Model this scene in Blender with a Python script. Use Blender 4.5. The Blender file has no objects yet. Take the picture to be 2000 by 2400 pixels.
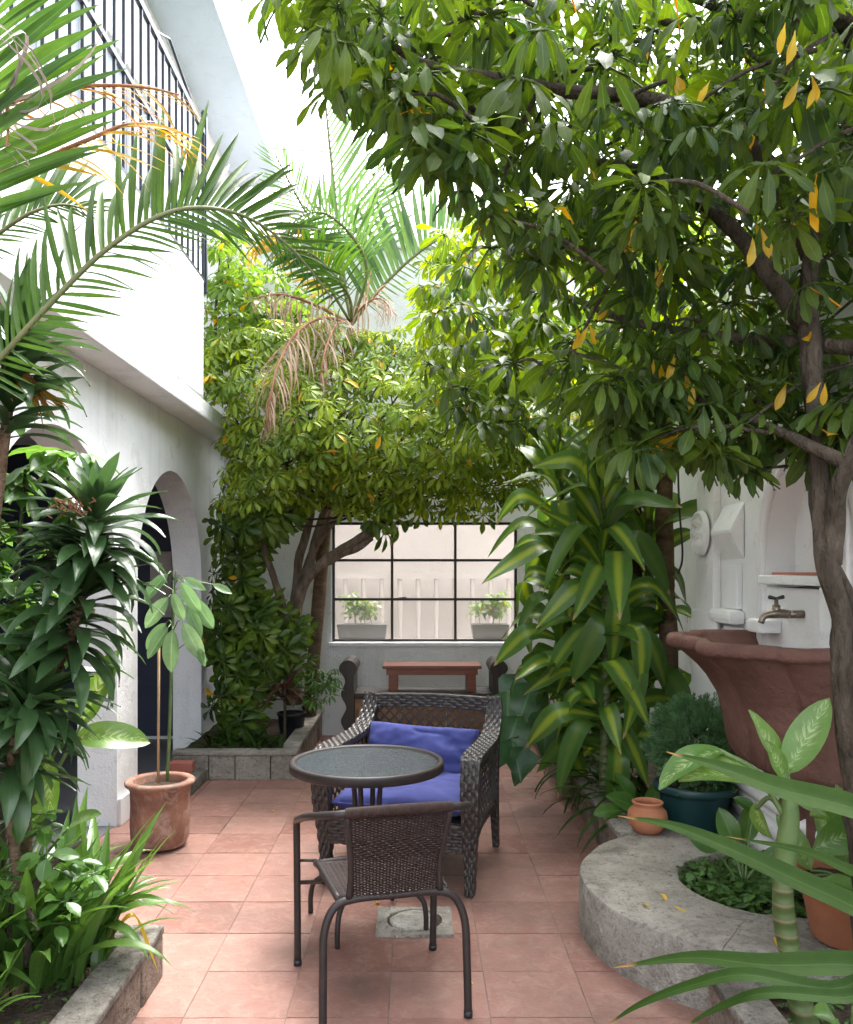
import bpy, bmesh, math, random
import numpy as np
from mathutils import Vector, Matrix, noise
random.seed(7)
R = math.radians
SC = bpy.context.scene
COL = SC.collection

# ---------------------------------------------------------------- camera, sky, sun, exposure
CAMH, FPX, VPX, VPY = 1.5, 2020.0, 980.0, 1335.0
cam_d = bpy.data.cameras.new('camera')
cam_d.sensor_fit = 'VERTICAL'; cam_d.sensor_height = 36.0
cam_d.lens = FPX / 2400 * 36.0
cam_d.shift_x = 20 / 2400; cam_d.shift_y = 135 / 2400
cam_d.clip_start = 0.05; cam_d.clip_end = 500
cam = bpy.data.objects.new('camera', cam_d); COL.objects.link(cam)
cam.location = (0, 0, CAMH); cam.rotation_euler = (R(90), 0, 0)
SC.camera = cam

SUN_EL, SUN_AZ = 66.0, 28.0            # azimuth measured from +Y towards +X
world = bpy.data.worlds.new('World'); SC.world = world; world.use_nodes = True
wn = world.node_tree.nodes; wl = world.node_tree.links
bg = wn['Background']
sky = wn.new('ShaderNodeTexSky'); sky.sky_type = 'NISHITA'; sky.sun_disc = False
sky.sun_elevation = R(SUN_EL); sky.sun_rotation = R(SUN_AZ)
sky.air_density = 1.0; sky.dust_density = 4.0; sky.ozone_density = 1.0
hs = wn.new('ShaderNodeHueSaturation'); hs.inputs['Saturation'].default_value = 0.34
wl.new(sky.outputs[0], hs.inputs['Color']); wl.new(hs.outputs[0], bg.inputs['Color'])
bg.inputs['Strength'].default_value = 0.15

sun_d = bpy.data.lights.new('sun', 'SUN'); sun_d.energy = 1.2; sun_d.angle = R(38)
sun_d.color = (1.0, 0.98, 0.95)
sun = bpy.data.objects.new('sun', sun_d); COL.objects.link(sun)
_sd = Vector((math.sin(R(SUN_AZ)) * math.cos(R(SUN_EL)), math.cos(R(SUN_AZ)) * math.cos(R(SUN_EL)), math.sin(R(SUN_EL))))
sun.rotation_euler = _sd.to_track_quat('Z', 'Y').to_euler()
sun.location = (0, 0, 12)

SC.view_settings.view_transform = 'Standard'; SC.view_settings.look = 'None'
SC.view_settings.gamma = 1.0; SC.view_settings.use_curve_mapping = False
SC.view_settings.exposure = 3.08
SC.render.engine = 'CYCLES'
SC.cycles.max_bounces = 8; SC.cycles.diffuse_bounces = 4; SC.cycles.transparent_max_bounces = 12
SC.cycles.transmission_bounces = 6; SC.cycles.glossy_bounces = 4

# ---------------------------------------------------------------- helpers
def at(px, py, d):
    """point seen at photograph pixel (px, py) at distance d along the view axis"""
    return Vector(((px - VPX) / FPX * d, d, CAMH - (py - VPY) / FPX * d))

def pxof(p):
    return (VPX + p.x / p.y * FPX, VPY - (p.z - CAMH) / p.y * FPX)

class MB:
    def __init__(s): s.v = []; s.f = []; s.uv = []
    def add(s, vs, fs, uvs=None):
        o = len(s.v); s.v.extend([tuple(v) for v in vs])
        s.f.extend([tuple(i + o for i in f) for f in fs])
        s.uv.extend(uvs if uvs else [(0.5, 0.5)] * len(vs)); return s
    def box(s, a, b, M=None):
        x0, y0, z0 = a; x1, y1, z1 = b
        vs = [Vector(c) for c in ((x0,y0,z0),(x1,y0,z0),(x1,y1,z0),(x0,y1,z0),(x0,y0,z1),(x1,y0,z1),(x1,y1,z1),(x0,y1,z1))]
        if M is not None: vs = [M @ v for v in vs]
        return s.add(vs, [(3,2,1,0),(4,5,6,7),(0,1,5,4),(1,2,6,5),(2,3,7,6),(3,0,4,7)])
    def tube(s, pts, rad, n=8, cap=True, wob=0.0):
        pts = [Vector(p) for p in pts]
        if not hasattr(rad, '__len__'): rad = [rad] * len(pts)
        vs = []; fs = []; uv = []; ref = None; L = 0
        for i, p in enumerate(pts):
            t = (pts[min(i+1, len(pts)-1)] - pts[max(i-1, 0)]).normalized()
            if i: L += (p - pts[i-1]).length
            if ref is None:
                ref = Vector((0,0,1)) if abs(t.z) < .9 else Vector((1,0,0))
            u = (ref - t * ref.dot(t)); 
            if u.length < 1e-5: u = t.orthogonal()
            u.normalize(); w = t.cross(u); ref = u
            for k in range(n):
                a = 2 * math.pi * k / n
                r = rad[i] * (1 + (wob * noise.noise(Vector((p.x*9+math.cos(a)*1.3, p.y*9+math.sin(a)*1.3, p.z*9))) if wob else 0))
                vs.append(p + u * (math.cos(a) * r) + w * (math.sin(a) * r)); uv.append((k / n, L))
        for i in range(len(pts) - 1):
            for k in range(n):
                k2 = (k + 1) % n
                fs.append((i*n+k, i*n+k2, (i+1)*n+k2, (i+1)*n+k))
        if cap:
            fs.append(tuple(range(n-1, -1, -1))); fs.append(tuple((len(pts)-1)*n + k for k in range(n)))
        return s.add(vs, fs, uv)
    def lathe(s, prof, c, n=40, wob=0.0):
        vs = []; fs = []
        for (r, z) in prof:
            for k in range(n):
                a = 2*math.pi*k/n
                rr = r * (1 + wob * noise.noise(Vector((math.cos(a)*1.5, math.sin(a)*1.5, z*6))))
                vs.append((c[0]+rr*math.cos(a), c[1]+rr*math.sin(a), c[2]+z))
        for i in range(len(prof)-1):
            for k in range(n):
                k2 = (k+1) % n; fs.append((i*n+k, i*n+k2, (i+1)*n+k2, (i+1)*n+k))
        return s.add(vs, fs)
    def prism(s, poly, d0, d1, axes):
        """poly of (a,b) swept from d0 to d1; axes maps (a,b,d) to a point"""
        n = len(poly)
        vs = [axes(a, b, d0) for a, b in poly] + [axes(a, b, d1) for a, b in poly]
        fs = [tuple(range(n-1, -1, -1)), tuple(range(n, 2*n))]
        for i in range(n):
            j = (i+1) % n; fs.append((i, j, n+j, n+i))
        return s.add(vs, fs)
    def mesh(s, name, mat, smooth=False, bevel=0.0, autosm=None):
        me = bpy.data.meshes.new(name); me.from_pydata(s.v, [], s.f)
        uvl = me.uv_layers.new(name='UVMap')
        li = np.empty(len(me.loops), dtype=np.int32); me.loops.foreach_get('vertex_index', li)
        uvl.data.foreach_set('uv', np.asarray(s.uv, dtype=np.float32)[li].ravel())
        if bevel:
            bm = bmesh.new(); bm.from_mesh(me); bmesh.ops.recalc_face_normals(bm, faces=bm.faces)
            bmesh.ops.bevel(bm, geom=[e for e in bm.edges if len(e.link_faces) == 2 and e.calc_face_angle(0) > .5], offset=bevel, segments=2, profile=.6, affect='EDGES')
            bm.to_mesh(me); bm.free()
        else:
            bm = bmesh.new(); bm.from_mesh(me); 
            if not smooth: bmesh.ops.recalc_face_normals(bm, faces=bm.faces)
            bm.to_mesh(me); bm.free()
        if smooth: me.polygons.foreach_set('use_smooth', [True] * len(me.polygons))
        me.materials.append(mat); me.update()
        return me

def tag(o, label=None, cat=None, group=None, kind=None):
    if label: o['label'] = label
    if cat: o['category'] = cat
    if group: o['group'] = group
    if kind: o['kind'] = kind
    return o

def T(name, label, cat, loc, group=None):
    e = bpy.data.objects.new(name, None); COL.objects.link(e); e.location = loc
    e.empty_display_size = .1
    return tag(e, label, cat, group)

def O(name, me, parent=None, M=None):
    """mesh object, geometry in world space (M = world matrix)"""
    o = bpy.data.objects.new(name, me); COL.objects.link(o)
    if M is not None: o.matrix_basis = M
    if parent is not None:
        o.parent = parent
        if parent.type == 'EMPTY': o.matrix_parent_inverse = parent.matrix_basis.inverted()
    return o

def smooth_path(pts, n=8):
    pts = [Vector(p) for p in pts]; out = []
    P = [pts[0] + (pts[0]-pts[1])] + pts + [pts[-1] + (pts[-1]-pts[-2])]
    for i in range(1, len(P)-2):
        for k in range(n):
            t = k / n; a, b, c, d = P[i-1], P[i], P[i+1], P[i+2]
            out.append(.5*((2*b) + (c-a)*t + (2*a-5*b+4*c-d)*t*t + (3*b-a-3*c+d)*t**3))
    out.append(pts[-1]); return out

def lerp_list(vals, n):
    """resample list of radii to n entries"""
    x = np.linspace(0, len(vals)-1, n); return list(np.interp(x, range(len(vals)), vals))

def frame(pos, d, up):
    y = Vector(d).normalized(); u = Vector(up)
    x = y.cross(u)
    if x.length < 1e-4: x = y.orthogonal()
    x.normalize(); z = x.cross(y)
    M = Matrix((x, y, z)).transposed().to_4x4(); M.translation = Vector(pos); return M

# ---------------------------------------------------------------- materials
def nm(name):
    m = bpy.data.materials.new(name); m.use_nodes = True
    n = m.node_tree.nodes; return m, n, m.node_tree.links, n['Principled BSDF']

def ramp(n, l, src, stops):
    r = n.new('ShaderNodeValToRGB'); l.new(src, r.inputs[0])
    while len(r.color_ramp.elements) < len(stops): r.color_ramp.elements.new(.5)
    for e, (p, c) in zip(r.color_ramp.elements, stops):
        e.position = p; e.color = (*c, 1) if len(c) == 3 else c
    return r.outputs[0]

def noi(n, l, scale, detail=4, rough=.55, vec=None, dist=0):
    t = n.new('ShaderNodeTexNoise'); t.inputs['Scale'].default_value = scale
    t.inputs['Detail'].default_value = detail; t.inputs['Roughness'].default_value = rough
    t.inputs['Distortion'].default_value = dist
    if vec is not None: l.new(vec, t.inputs['Vector'])
    return t.outputs[0]

def pos(n, l, scale=(1,1,1)):
    g = n.new('ShaderNodeNewGeometry'); m = n.new('ShaderNodeMapping'); m.inputs['Scale'].default_value = scale
    l.new(g.outputs['Position'], m.inputs['Vector']); return m.outputs[0]

def mixc(n, l, fac, a, b, mode='MIX'):
    m = n.new('ShaderNodeMix'); m.data_type = 'RGBA'; m.blend_type = mode
    for sock, v in ((m.inputs[0], fac), (m.inputs[6], a), (m.inputs[7], b)):
        if isinstance(v, (int, float)): sock.default_value = v
        elif isinstance(v, tuple): sock.default_value = (*v, 1)
        else: l.new(v, sock)
    return m.outputs[2]

def mth(n, l, op, a, b=None, clamp=False):
    m = n.new('ShaderNodeMath'); m.operation = op; m.use_clamp = clamp
    for i, v in enumerate((a, b)):
        if v is None: continue
        if isinstance(v, (int, float)): m.inputs[i].default_value = v
        else: l.new(v, m.inputs[i])
    return m.outputs[0]

def bump(n, l, bs, h, strength=.3, dist=.01):
    b = n.new('ShaderNodeBump'); b.inputs['Strength'].default_value = strength; b.inputs['Distance'].default_value = dist
    l.new(h, b.inputs['Height']); l.new(b.outputs[0], bs.inputs['Normal']); return b

def simple(name, c1, c2, scale=8, rough=.6, bs=.2, bscale=40, metallic=0, spec=.5, dist=.004, stretch=(1,1,1)):
    m, n, l, p = nm(name); v = pos(n, l, stretch)
    l.new(ramp(n, l, noi(n, l, scale, 5, .6, v), [(.3, c1), (.7, c2)]), p.inputs['Base Color'])
    p.inputs['Roughness'].default_value = rough; p.inputs['Metallic'].default_value = metallic
    p.inputs['Specular IOR Level'].default_value = spec
    if bs: bump(n, l, p, noi(n, l, bscale, 4, .6, v), bs, dist)
    return m

def plaster(name, base, stain, streak=.35, lowdirt=0.0):
    m, n, l, p = nm(name); v = pos(n, l)
    big = noi(n, l, 1.3, 5, .6, v); fine = noi(n, l, 60, 4, .6, v)
    st = noi(n, l, 1.0, 5, .65, pos(n, l, (5, 5, .45)))
    c = mixc(n, l, ramp(n, l, big, [(.4, (0,0,0)), (.75, (1,1,1))]), base, tuple(x*.9 for x in base))
    c = mixc(n, l, mth(n, l, 'MULTIPLY', ramp(n, l, st, [(.52, (0,0,0)), (.78, (1,1,1))]), streak), c, stain)
    sp = ramp(n, l, noi(n, l, 9, 6, .7, v), [(.60, (0,0,0)), (.70, (1,1,1))])
    c = mixc(n, l, mth(n, l, 'MULTIPLY', sp, .5), c, stain)
    fl_ = ramp(n, l, noi(n, l, 3.2, 8, .75, v, .8), [(.60, (0,0,0)), (.63, (1,1,1))])
    c = mixc(n, l, mth(n, l, 'MULTIPLY', fl_, .28), c, stain)
    l.new(c, p.inputs['Base Color']); p.inputs['Roughness'].default_value = .85
    p.inputs['Specular IOR Level'].default_value = .2
    h = mth(n, l, 'ADD', mth(n, l, 'MULTIPLY', fine, .5), noi(n, l, 7, 4, .5, v))
    bump(n, l, p, h, .6, .016)
    return m

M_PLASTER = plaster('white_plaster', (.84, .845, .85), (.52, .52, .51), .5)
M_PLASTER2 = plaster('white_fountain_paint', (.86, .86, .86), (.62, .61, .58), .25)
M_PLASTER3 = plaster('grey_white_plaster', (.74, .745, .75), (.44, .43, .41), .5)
M_ROOFP = plaster('shade_toned_roof_plaster', (.50, .57, .64), (.40, .44, .48), .4)  # soffit shade put into the colour: darker and bluer than the white plaster
M_BEIGE = plaster('pale_pink_plaster', (.56, .51, .47), (.48, .44, .40))
M_NAVY = simple('navy_paint', (.012, .018, .045), (.018, .026, .06), 3, .5, .1)
M_GREYFL = simple('grey_floor', (.09, .09, .10), (.14, .14, .15), 3, .35, .1)
M_IRON = simple('black_iron', (.012, .016, .028), (.02, .026, .04), 30, .45, .15)
M_TUBE = simple('brown_black_steel', (.018, .013, .012), (.03, .022, .02), 25, .5, .08, spec=.4)
M_STEEL = simple('window_steel', (.012, .012, .014), (.04, .03, .026), 20, .6, .2)
M_WHITE = simple('white_pvc', (.72, .72, .70), (.78, .78, .76), 6, .4, .05)
M_SOIL = simple('soil', (.045, .033, .024), (.12, .092, .07), 14, .95, 1.0, 55, spec=.1, dist=.03)
M_WOODD = simple('dark_wood', (.012, .008, .006), (.03, .018, .012), 6, .45, .2, 30, stretch=(6, 6, .8))
M_WOODR = simple('red_brown_wood', (.12, .030, .014), (.21, .06, .026), 5, .35, .2, 30, stretch=(1.2, 9, 9))
M_WOODO = simple('orange_wood', (.11, .045, .012), (.23, .11, .035), 4, .5, .25, 20, stretch=(1.5, 4, 9))
M_BARK = simple('grey_brown_bark', (.036, .028, .020), (.125, .102, .078), 11, .9, 1.0, 34, spec=.15, dist=.03, stretch=(1.8, 1.8, .6))
M_BARKL = simple('pale_grey_bark', (.11, .083, .062), (.29, .235, .185), 11, .9, 1.0, 34, spec=.15, dist=.03, stretch=(1.8, 1.8, .6))
M_BARKB = simple('cane_bark', (.10, .062, .038), (.22, .15, .10), 10, .9, 1.0, 24, spec=.15, dist=.02, stretch=(1, 1, 2.2))
M_TERRA = simple('basin_paint', (.095, .045, .034), (.16, .085, .066), 5, .75, .8, 26, spec=.2, dist=.016)
M_CLAY = simple('orange_clay', (.36, .13, .062), (.47, .19, .10), 7, .75, .25, 40)
M_GREENPOT = simple('dark_teal_plastic', (.008, .038, .040), (.013, .052, .052), 4, .42, .08)
M_BRASS = simple('old_brass', (.16, .13, .10), (.30, .25, .20), 30, .4, .3, metallic=.8)
M_REDT = simple('red_tile_glaze', (.40, .12, .085), (.48, .17, .12), 12, .5, .15)
M_STAKE = simple('cane_stake', (.42, .27, .13), (.52, .36, .20), 12, .7, .2)
M_BLACKP = simple('black_plastic', (.01, .012, .014), (.02, .022, .025), 8, .5, .1)
M_CABLE = simple('cable_rubber', (.02, .02, .025), (.03, .03, .035), 8, .6, .0)

def concrete(name, a, b, dark):
    m, n, l, p = nm(name); v = pos(n, l)
    c = ramp(n, l, noi(n, l, 6, 6, .65, v), [(.32, a), (.68, b)])
    blot = ramp(n, l, noi(n, l, 2.6, 6, .7, v, .6), [(.50, (0,0,0)), (.66, (1,1,1))])
    c = mixc(n, l, mth(n, l, 'MULTIPLY', blot, .75), c, dark)
    sp = ramp(n, l, noi(n, l, 42, 4, .75, v), [(.53, (0,0,0)), (.63, (1,1,1))])
    c = mixc(n, l, mth(n, l, 'MULTIPLY', sp, .6), c, dark)
    lp = ramp(n, l, noi(n, l, 30, 4, .75, v, .5), [(.62, (0,0,0)), (.72, (1,1,1))])
    c = mixc(n, l, mth(n, l, 'MULTIPLY', lp, .5), c, tuple(min(.7, x*1.5) for x in b))
    l.new(c, p.inputs['Base Color']); p.inputs['Roughness'].default_value = .9; p.inputs['Specular IOR Level'].default_value = .15
    h = mth(n, l, 'ADD', noi(n, l, 16, 6, .7, v), mth(n, l, 'MULTIPLY', noi(n, l, 75, 4, .65, v), .9))
    bump(n, l, p, h, 1.0, .02)
    return m
M_CONC = concrete('weathered_concrete', (.27, .245, .21), (.44, .41, .36), (.13, .112, .094))
M_CONCL = concrete('pale_concrete', (.38, .36, .32), (.56, .54, .49), (.22, .20, .175))
M_CONCD = concrete('dark_weathered_concrete', (.16, .145, .125), (.30, .275, .24), (.055, .048, .042))
M_CONCS = concrete('mossy_stone_side', (.19, .145, .115), (.35, .285, .235), (.055, .042, .033))

def tile_mat():
    m, n, l, p = nm('terracotta_tile'); v = pos(n, l)
    oi = n.new('ShaderNodeObjectInfo')
    off = n.new('ShaderNodeVectorMath'); off.operation = 'MULTIPLY_ADD'
    cx = n.new('ShaderNodeCombineXYZ')
    for i in range(3): l.new(mth(n, l, 'MULTIPLY', oi.outputs['Random'], 13.0 + i*7), cx.inputs[i])
    ad = n.new('ShaderNodeVectorMath'); ad.operation = 'ADD'; l.new(v, ad.inputs[0]); l.new(cx.outputs[0], ad.inputs[1])
    w = ad.outputs[0]
    c = mixc(n, l, oi.outputs['Random'], (.205, .092, .070), (.30, .160, .128))
    slate = noi(n, l, 13, 9, .78, w, .7)
    c = mixc(n, l, mth(n, l, 'MULTIPLY', ramp(n, l, slate, [(.47, (0,0,0)), (.70, (1,1,1))]), .75), c, (.38, .245, .195))
    c = mixc(n, l, mth(n, l, 'MULTIPLY', ramp(n, l, noi(n, l, 14, 6, .7, w, 1.0), [(.55, (0,0,0)), (.75, (1,1,1))]), .5), c, (.19, .080, .060))
    dirt = ramp(n, l, noi(n, l, 1.5, 7, .72, v), [(.44, (0,0,0)), (.68, (1,1,1))])
    c = mixc(n, l, mth(n, l, 'MULTIPLY', dirt, .62), c, (.135, .092, .075))
    sp = ramp(n, l, noi(n, l, 26, 5, .75, v), [(.60, (0,0,0)), (.70, (1,1,1))])
    c = mixc(n, l, mth(n, l, 'MULTIPLY', sp, .5), c, (.16, .085, .065))
    l.new(c, p.inputs['Base Color'])
    l.new(ramp(n, l, noi(n, l, 5, 4, .6, v), [(.3, (.42,)*3), (.7, (.62,)*3)]), p.inputs['Roughness'])
    p.inputs['Specular IOR Level'].default_value = .35
    bump(n, l, p, slate, .6, .012)
    return m
M_TILE = tile_mat()
M_GROUT = simple('grout', (.15, .11, .09), (.25, .185, .155), 9, .95, .5)

def pot_mat():
    m, n, l, p = nm('aged_clay_pot'); v = pos(n, l)
    c = ramp(n, l, noi(n, l, 5, 6, .65, v), [(.3, (.13, .06, .038)), (.7, (.36, .18, .12))])
    eff = ramp(n, l, noi(n, l, 7, 7, .72, v, 1.2), [(.50, (0,0,0)), (.60, (1,1,1))])
    c = mixc(n, l, mth(n, l, 'MULTIPLY', eff, .45), c, (.48, .38, .32))
    c = mixc(n, l, mth(n, l, 'MULTIPLY', ramp(n, l, noi(n, l, 4.2, 5, .6, v, .8), [(.6, (0,0,0)), (.7, (1,1,1))]), .6), c, (.09, .085, .08))
    l.new(c, p.inputs['Base Color']); p.inputs['Roughness'].default_value = .7
    bump(n, l, p, noi(n, l, 30, 5, .6, v), .3, .006); return m
M_POT = pot_mat()

def leaf_mat(name, c1, c2, trans=.35, rough=.38, tcol=None, stripe=None, clump=0.0, yellow=0.0, ycol=(.62, .36, .02), mottle=None, rib=.35, tip=None, spec=.5, grain=0.0):
    m, n, l, p = nm(name)
    g = n.new('ShaderNodeNewGeometry'); oi = n.new('ShaderNodeObjectInfo')
    rnd = mth(n, l, 'FRACT', mth(n, l, 'ADD', mth(n, l, 'MULTIPLY', oi.outputs['Random'], 7.31), g.outputs['Random Per Island']))
    v = pos(n, l)
    mixf = rnd
    if clump:
        cl = ramp(n, l, noi(n, l, clump, 2, .5, v), [(.42, (0,0,0)), (.66, (1,1,1))])
        mixf = mth(n, l, 'ADD', mth(n, l, 'MULTIPLY', rnd, .4), mth(n, l, 'MULTIPLY', cl, .6), True)
    c = mixc(n, l, mixf, c1, c2)
    c = mixc(n, l, mth(n, l, 'MULTIPLY', ramp(n, l, noi(n, l, 22, 4, .6, v), [(.4, (0,0,0)), (.7, (1,1,1))]), .35), c, tuple(x*.6 for x in c1))
    uv = n.new('ShaderNodeUVMap'); sx = n.new('ShaderNodeSeparateXYZ'); l.new(uv.outputs[0], sx.inputs[0])
    du = mth(n, l, 'ABSOLUTE', mth(n, l, 'SUBTRACT', sx.outputs[0], .5))
    if stripe:
        sc, wdt = stripe
        jit = mth(n, l, 'MULTIPLY', mth(n, l, 'SUBTRACT', noi(n, l, 6, 3, .6, v), .5), .14)
        f = ramp(n, l, mth(n, l, 'ADD', du, jit), [(wdt*.35, (1,1,1)), (wdt*1.15, (0,0,0))])
        fz = n.new('ShaderNodeTexWave'); fz.bands_direction = 'X'; fz.inputs['Scale'].default_value = 9; l.new(uv.outputs[0], fz.inputs['Vector'])
        f = mth(n, l, 'MULTIPLY', f, mth(n, l, 'ADD', mth(n, l, 'MULTIPLY', fz.outputs[1], .5), .55), True)
        f = mth(n, l, 'MULTIPLY', f, ramp(n, l, rnd, [(.2, (.12,)*3), (.65, (1,1,1))]))
        c = mixc(n, l, f, c, sc)
    if mottle:
        mp = n.new('ShaderNodeCombineXYZ'); l.new(mth(n, l, 'MULTIPLY', du, 3.0), mp.inputs[0])
        vv = mth(n, l, 'SUBTRACT', sx.outputs[1], mth(n, l, 'MULTIPLY', du, .45)); l.new(mth(n, l, 'MULTIPLY', vv, 17), mp.inputs[1])
        nz = noi(n, l, 1.0, 4, .6, mp.outputs[0])
        inner = ramp(n, l, du, [(.05, (1,1,1)), (.36, (0,0,0))])
        f = mth(n, l, 'MULTIPLY', ramp(n, l, nz, [(.50, (0,0,0)), (.58, (1,1,1))]), inner)
        c = mixc(n, l, mth(n, l, 'MULTIPLY', f, .6), c, mottle)
    if grain:
        wv = n.new('ShaderNodeTexWave'); wv.bands_direction = 'X'; wv.inputs['Scale'].default_value = 5; l.new(uv.outputs[0], wv.inputs['Vector'])
        c = mixc(n, l, mth(n, l, 'MULTIPLY', wv.outputs[1], grain), c, tuple(min(1, x*1.7+.015) for x in c2))
    if rib:
        f = ramp(n, l, du, [(.0, (1,1,1)), (.05, (0,0,0))])
        c = mixc(n, l, mth(n, l, 'MULTIPLY', f, rib), c, tuple(min(1, x*1.8+.03) for x in c2))
    if tip:
        f = ramp(n, l, mth(n, l, 'ADD', sx.outputs[1], mth(n, l, 'MULTIPLY', noi(n, l, 30, 2, .5, v), .06)), [(.965, (0,0,0)), (1.0, (1,1,1))])
        c = mixc(n, l, f, c, tip)
    if yellow:
        r2 = mth(n, l, 'FRACT', mth(n, l, 'MULTIPLY', rnd, 37.7))
        c = mixc(n, l, mth(n, l, 'LESS_THAN', r2, yellow), c, ycol)
    l.new(c, p.inputs['Base Color']); p.inputs['Roughness'].default_value = rough
    p.inputs['Specular IOR Level'].default_value = spec
    bump(n, l, p, mth(n, l, 'ADD', du, mth(n, l, 'MULTIPLY', noi(n, l, 35, 3, .5, v), .5)), .22, .01)
    tr = n.new('ShaderNodeBsdfTranslucent')
    hsv = n.new('ShaderNodeHueSaturation'); hsv.inputs['Hue'].default_value = .482; hsv.inputs['Saturation'].default_value = 1.1; hsv.inputs['Value'].default_value = 1.9
    l.new(c, hsv.inputs['Color']); l.new(hsv.outputs[0], tr.inputs['Color'])
    mx = n.new('ShaderNodeMixShader'); mx.inputs[0].default_value = trans
    l.new(p.outputs[0], mx.inputs[1]); l.new(tr.outputs[0], mx.inputs[2])
    l.new(mx.outputs[0], n['Material Output'].inputs['Surface'])
    return m

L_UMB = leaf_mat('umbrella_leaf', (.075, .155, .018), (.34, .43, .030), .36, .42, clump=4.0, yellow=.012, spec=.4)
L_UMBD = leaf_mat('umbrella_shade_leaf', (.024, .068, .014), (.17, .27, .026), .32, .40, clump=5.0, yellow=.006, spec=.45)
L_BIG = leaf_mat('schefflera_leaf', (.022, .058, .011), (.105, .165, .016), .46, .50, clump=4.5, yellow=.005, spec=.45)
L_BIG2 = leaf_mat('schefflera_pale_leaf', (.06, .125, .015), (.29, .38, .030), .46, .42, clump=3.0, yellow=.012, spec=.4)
L_YEL = leaf_mat('yellowed_leaf', (.50, .31, .02), (.60, .44, .05), .4, .45, rib=.2)
L_CORN = leaf_mat('corn_plant_leaf', (.042, .11, .018), (.08, .175, .032), .30, .36, stripe=((.40, .48, .04), .20), tip=(.42, .28, .13), rib=0, grain=.25)
L_DRAC = leaf_mat('compact_dracaena_leaf', (.020, .054, .017), (.045, .095, .03), .2, .3, rib=.15, grain=.3)
L_STRAP = leaf_mat('strap_leaf', (.026, .080, .013), (.085, .175, .030), .34, .36, grain=.35)
L_STRAPD = leaf_mat('dark_strap_leaf', (.012, .036, .004), (.030, .066, .008), .25, .55, grain=.25, tip=(.3, .17, .06), spec=.15)
L_DIEFF = leaf_mat('dieffenbachia_leaf', (.085, .19, .035), (.14, .25, .05), .34, .34, mottle=(.46, .54, .27), rib=.3)
L_AVO = leaf_mat('pale_green_leaf', (.11, .22, .09), (.20, .32, .15), .35, .42, rib=.5)
L_PALM = leaf_mat('palm_leaflet', (.026, .072, .012), (.065, .14, .020), .36, .48, rib=.3, spec=.28)
L_PALMB = leaf_mat('far_palm_leaflet', (.045, .10, .032), (.085, .155, .045), .4, .4, rib=.2)
L_PALMY = leaf_mat('yellow_palm_leaflet', (.40, .27, .03), (.55, .40, .06), .35, .45, rib=.2)
L_PALMO = leaf_mat('orange_palm_leaflet', (.38, .13, .02), (.30, .24, .03), .3, .45, rib=.2)
L_GREYL = leaf_mat('dry_grey_leaflet', (.12, .10, .085), (.26, .22, .17), .25, .6, rib=.1)
L_DEAD = leaf_mat('dead_palm_leaflet', (.30, .20, .135), (.50, .38, .28), .25, .7, rib=.1, spec=.2)
L_COVER = leaf_mat('ground_cover_leaf', (.045, .11, .022), (.10, .20, .045), .3, .45)
L_VINE = leaf_mat('vine_leaf', (.075, .16, .022), (.17, .28, .04), .4, .4, yellow=.02)
L_SHRUB = leaf_mat('glossy_shrub_leaf', (.045, .12, .022), (.10, .21, .04), .33, .33)
L_CYP = leaf_mat('cypress_spray', (.05, .13, .050), (.11, .22, .085), .25, .6, rib=0)
L_ALO = leaf_mat('heart_leaf', (.022, .075, .022), (.04, .11, .03), .25, .35, rib=.6)
L_RED = leaf_mat('cordyline_leaf', (.12, .03, .03), (.07, .06, .025), .25, .4)
M_STEM = simple('green_stem', (.06, .12, .03), (.13, .19, .06), 12, .55, .3, 30)
M_RACHIS = simple('palm_rachis', (.10, .12, .04), (.17, .17, .07), 12, .5, .2, 30)
M_RACHISB = simple('dry_rachis', (.22, .08, .035), (.34, .16, .08), 12, .7, .3, 30)
def ringed():
    m, n, l, p = nm('ringed_green_stem'); v = pos(n, l)
    w = n.new('ShaderNodeTexWave'); w.bands_direction = 'Z'; w.inputs['Scale'].default_value = 7; w.inputs['Distortion'].default_value = 1.2
    l.new(v, w.inputs['Vector'])
    c = ramp(n, l, noi(n, l, 8, 4, .6, v), [(.35, (.05, .085, .022)), (.7, (.11, .15, .05))])
    c = mixc(n, l, ramp(n, l, w.outputs[1], [(.88, (0,0,0)), (.96, (1,1,1))]), c, (.17, .145, .075))
    l.new(c, p.inputs['Base Color']); p.inputs['Roughness'].default_value = .5
    bump(n, l, p, w.outputs[1], .4, .01); return m
M_RINGED = ringed()

def wicker_mat(name, a, b, k):
    m, n, l, p = nm(name); v = pos(n, l)
    l.new(ramp(n, l, noi(n, l, 30, 4, .6, v), [(.3, a), (.7, b)]), p.inputs['Base Color'])
    p.inputs['Roughness'].default_value = .5; p.inputs['Specular IOR Level'].default_value = .45
    s = n.new('ShaderNodeSeparateXYZ'); l.new(v, s.inputs[0])
    h = mth(n, l, 'MULTIPLY', mth(n, l, 'SINE', mth(n, l, 'MULTIPLY', mth(n, l, 'ADD', s.outputs[0], s.outputs[1]), k)), mth(n, l, 'SINE', mth(n, l, 'MULTIPLY', s.outputs[2], k)))
    bump(n, l, p, h, .5, .006); return m
M_WICK = wicker_mat('dark_wicker', (.022, .017, .015), (.05, .04, .035), 170)
M_WICKS = simple('wicker_strand', (.02, .015, .014), (.045, .036, .032), 60, .42, .15, 80, spec=.5)
M_WEFT = simple('brown_resin_strand', (.022, .012, .010), (.046, .027, .022), 60, .6, .15, 80, spec=.25)
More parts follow.
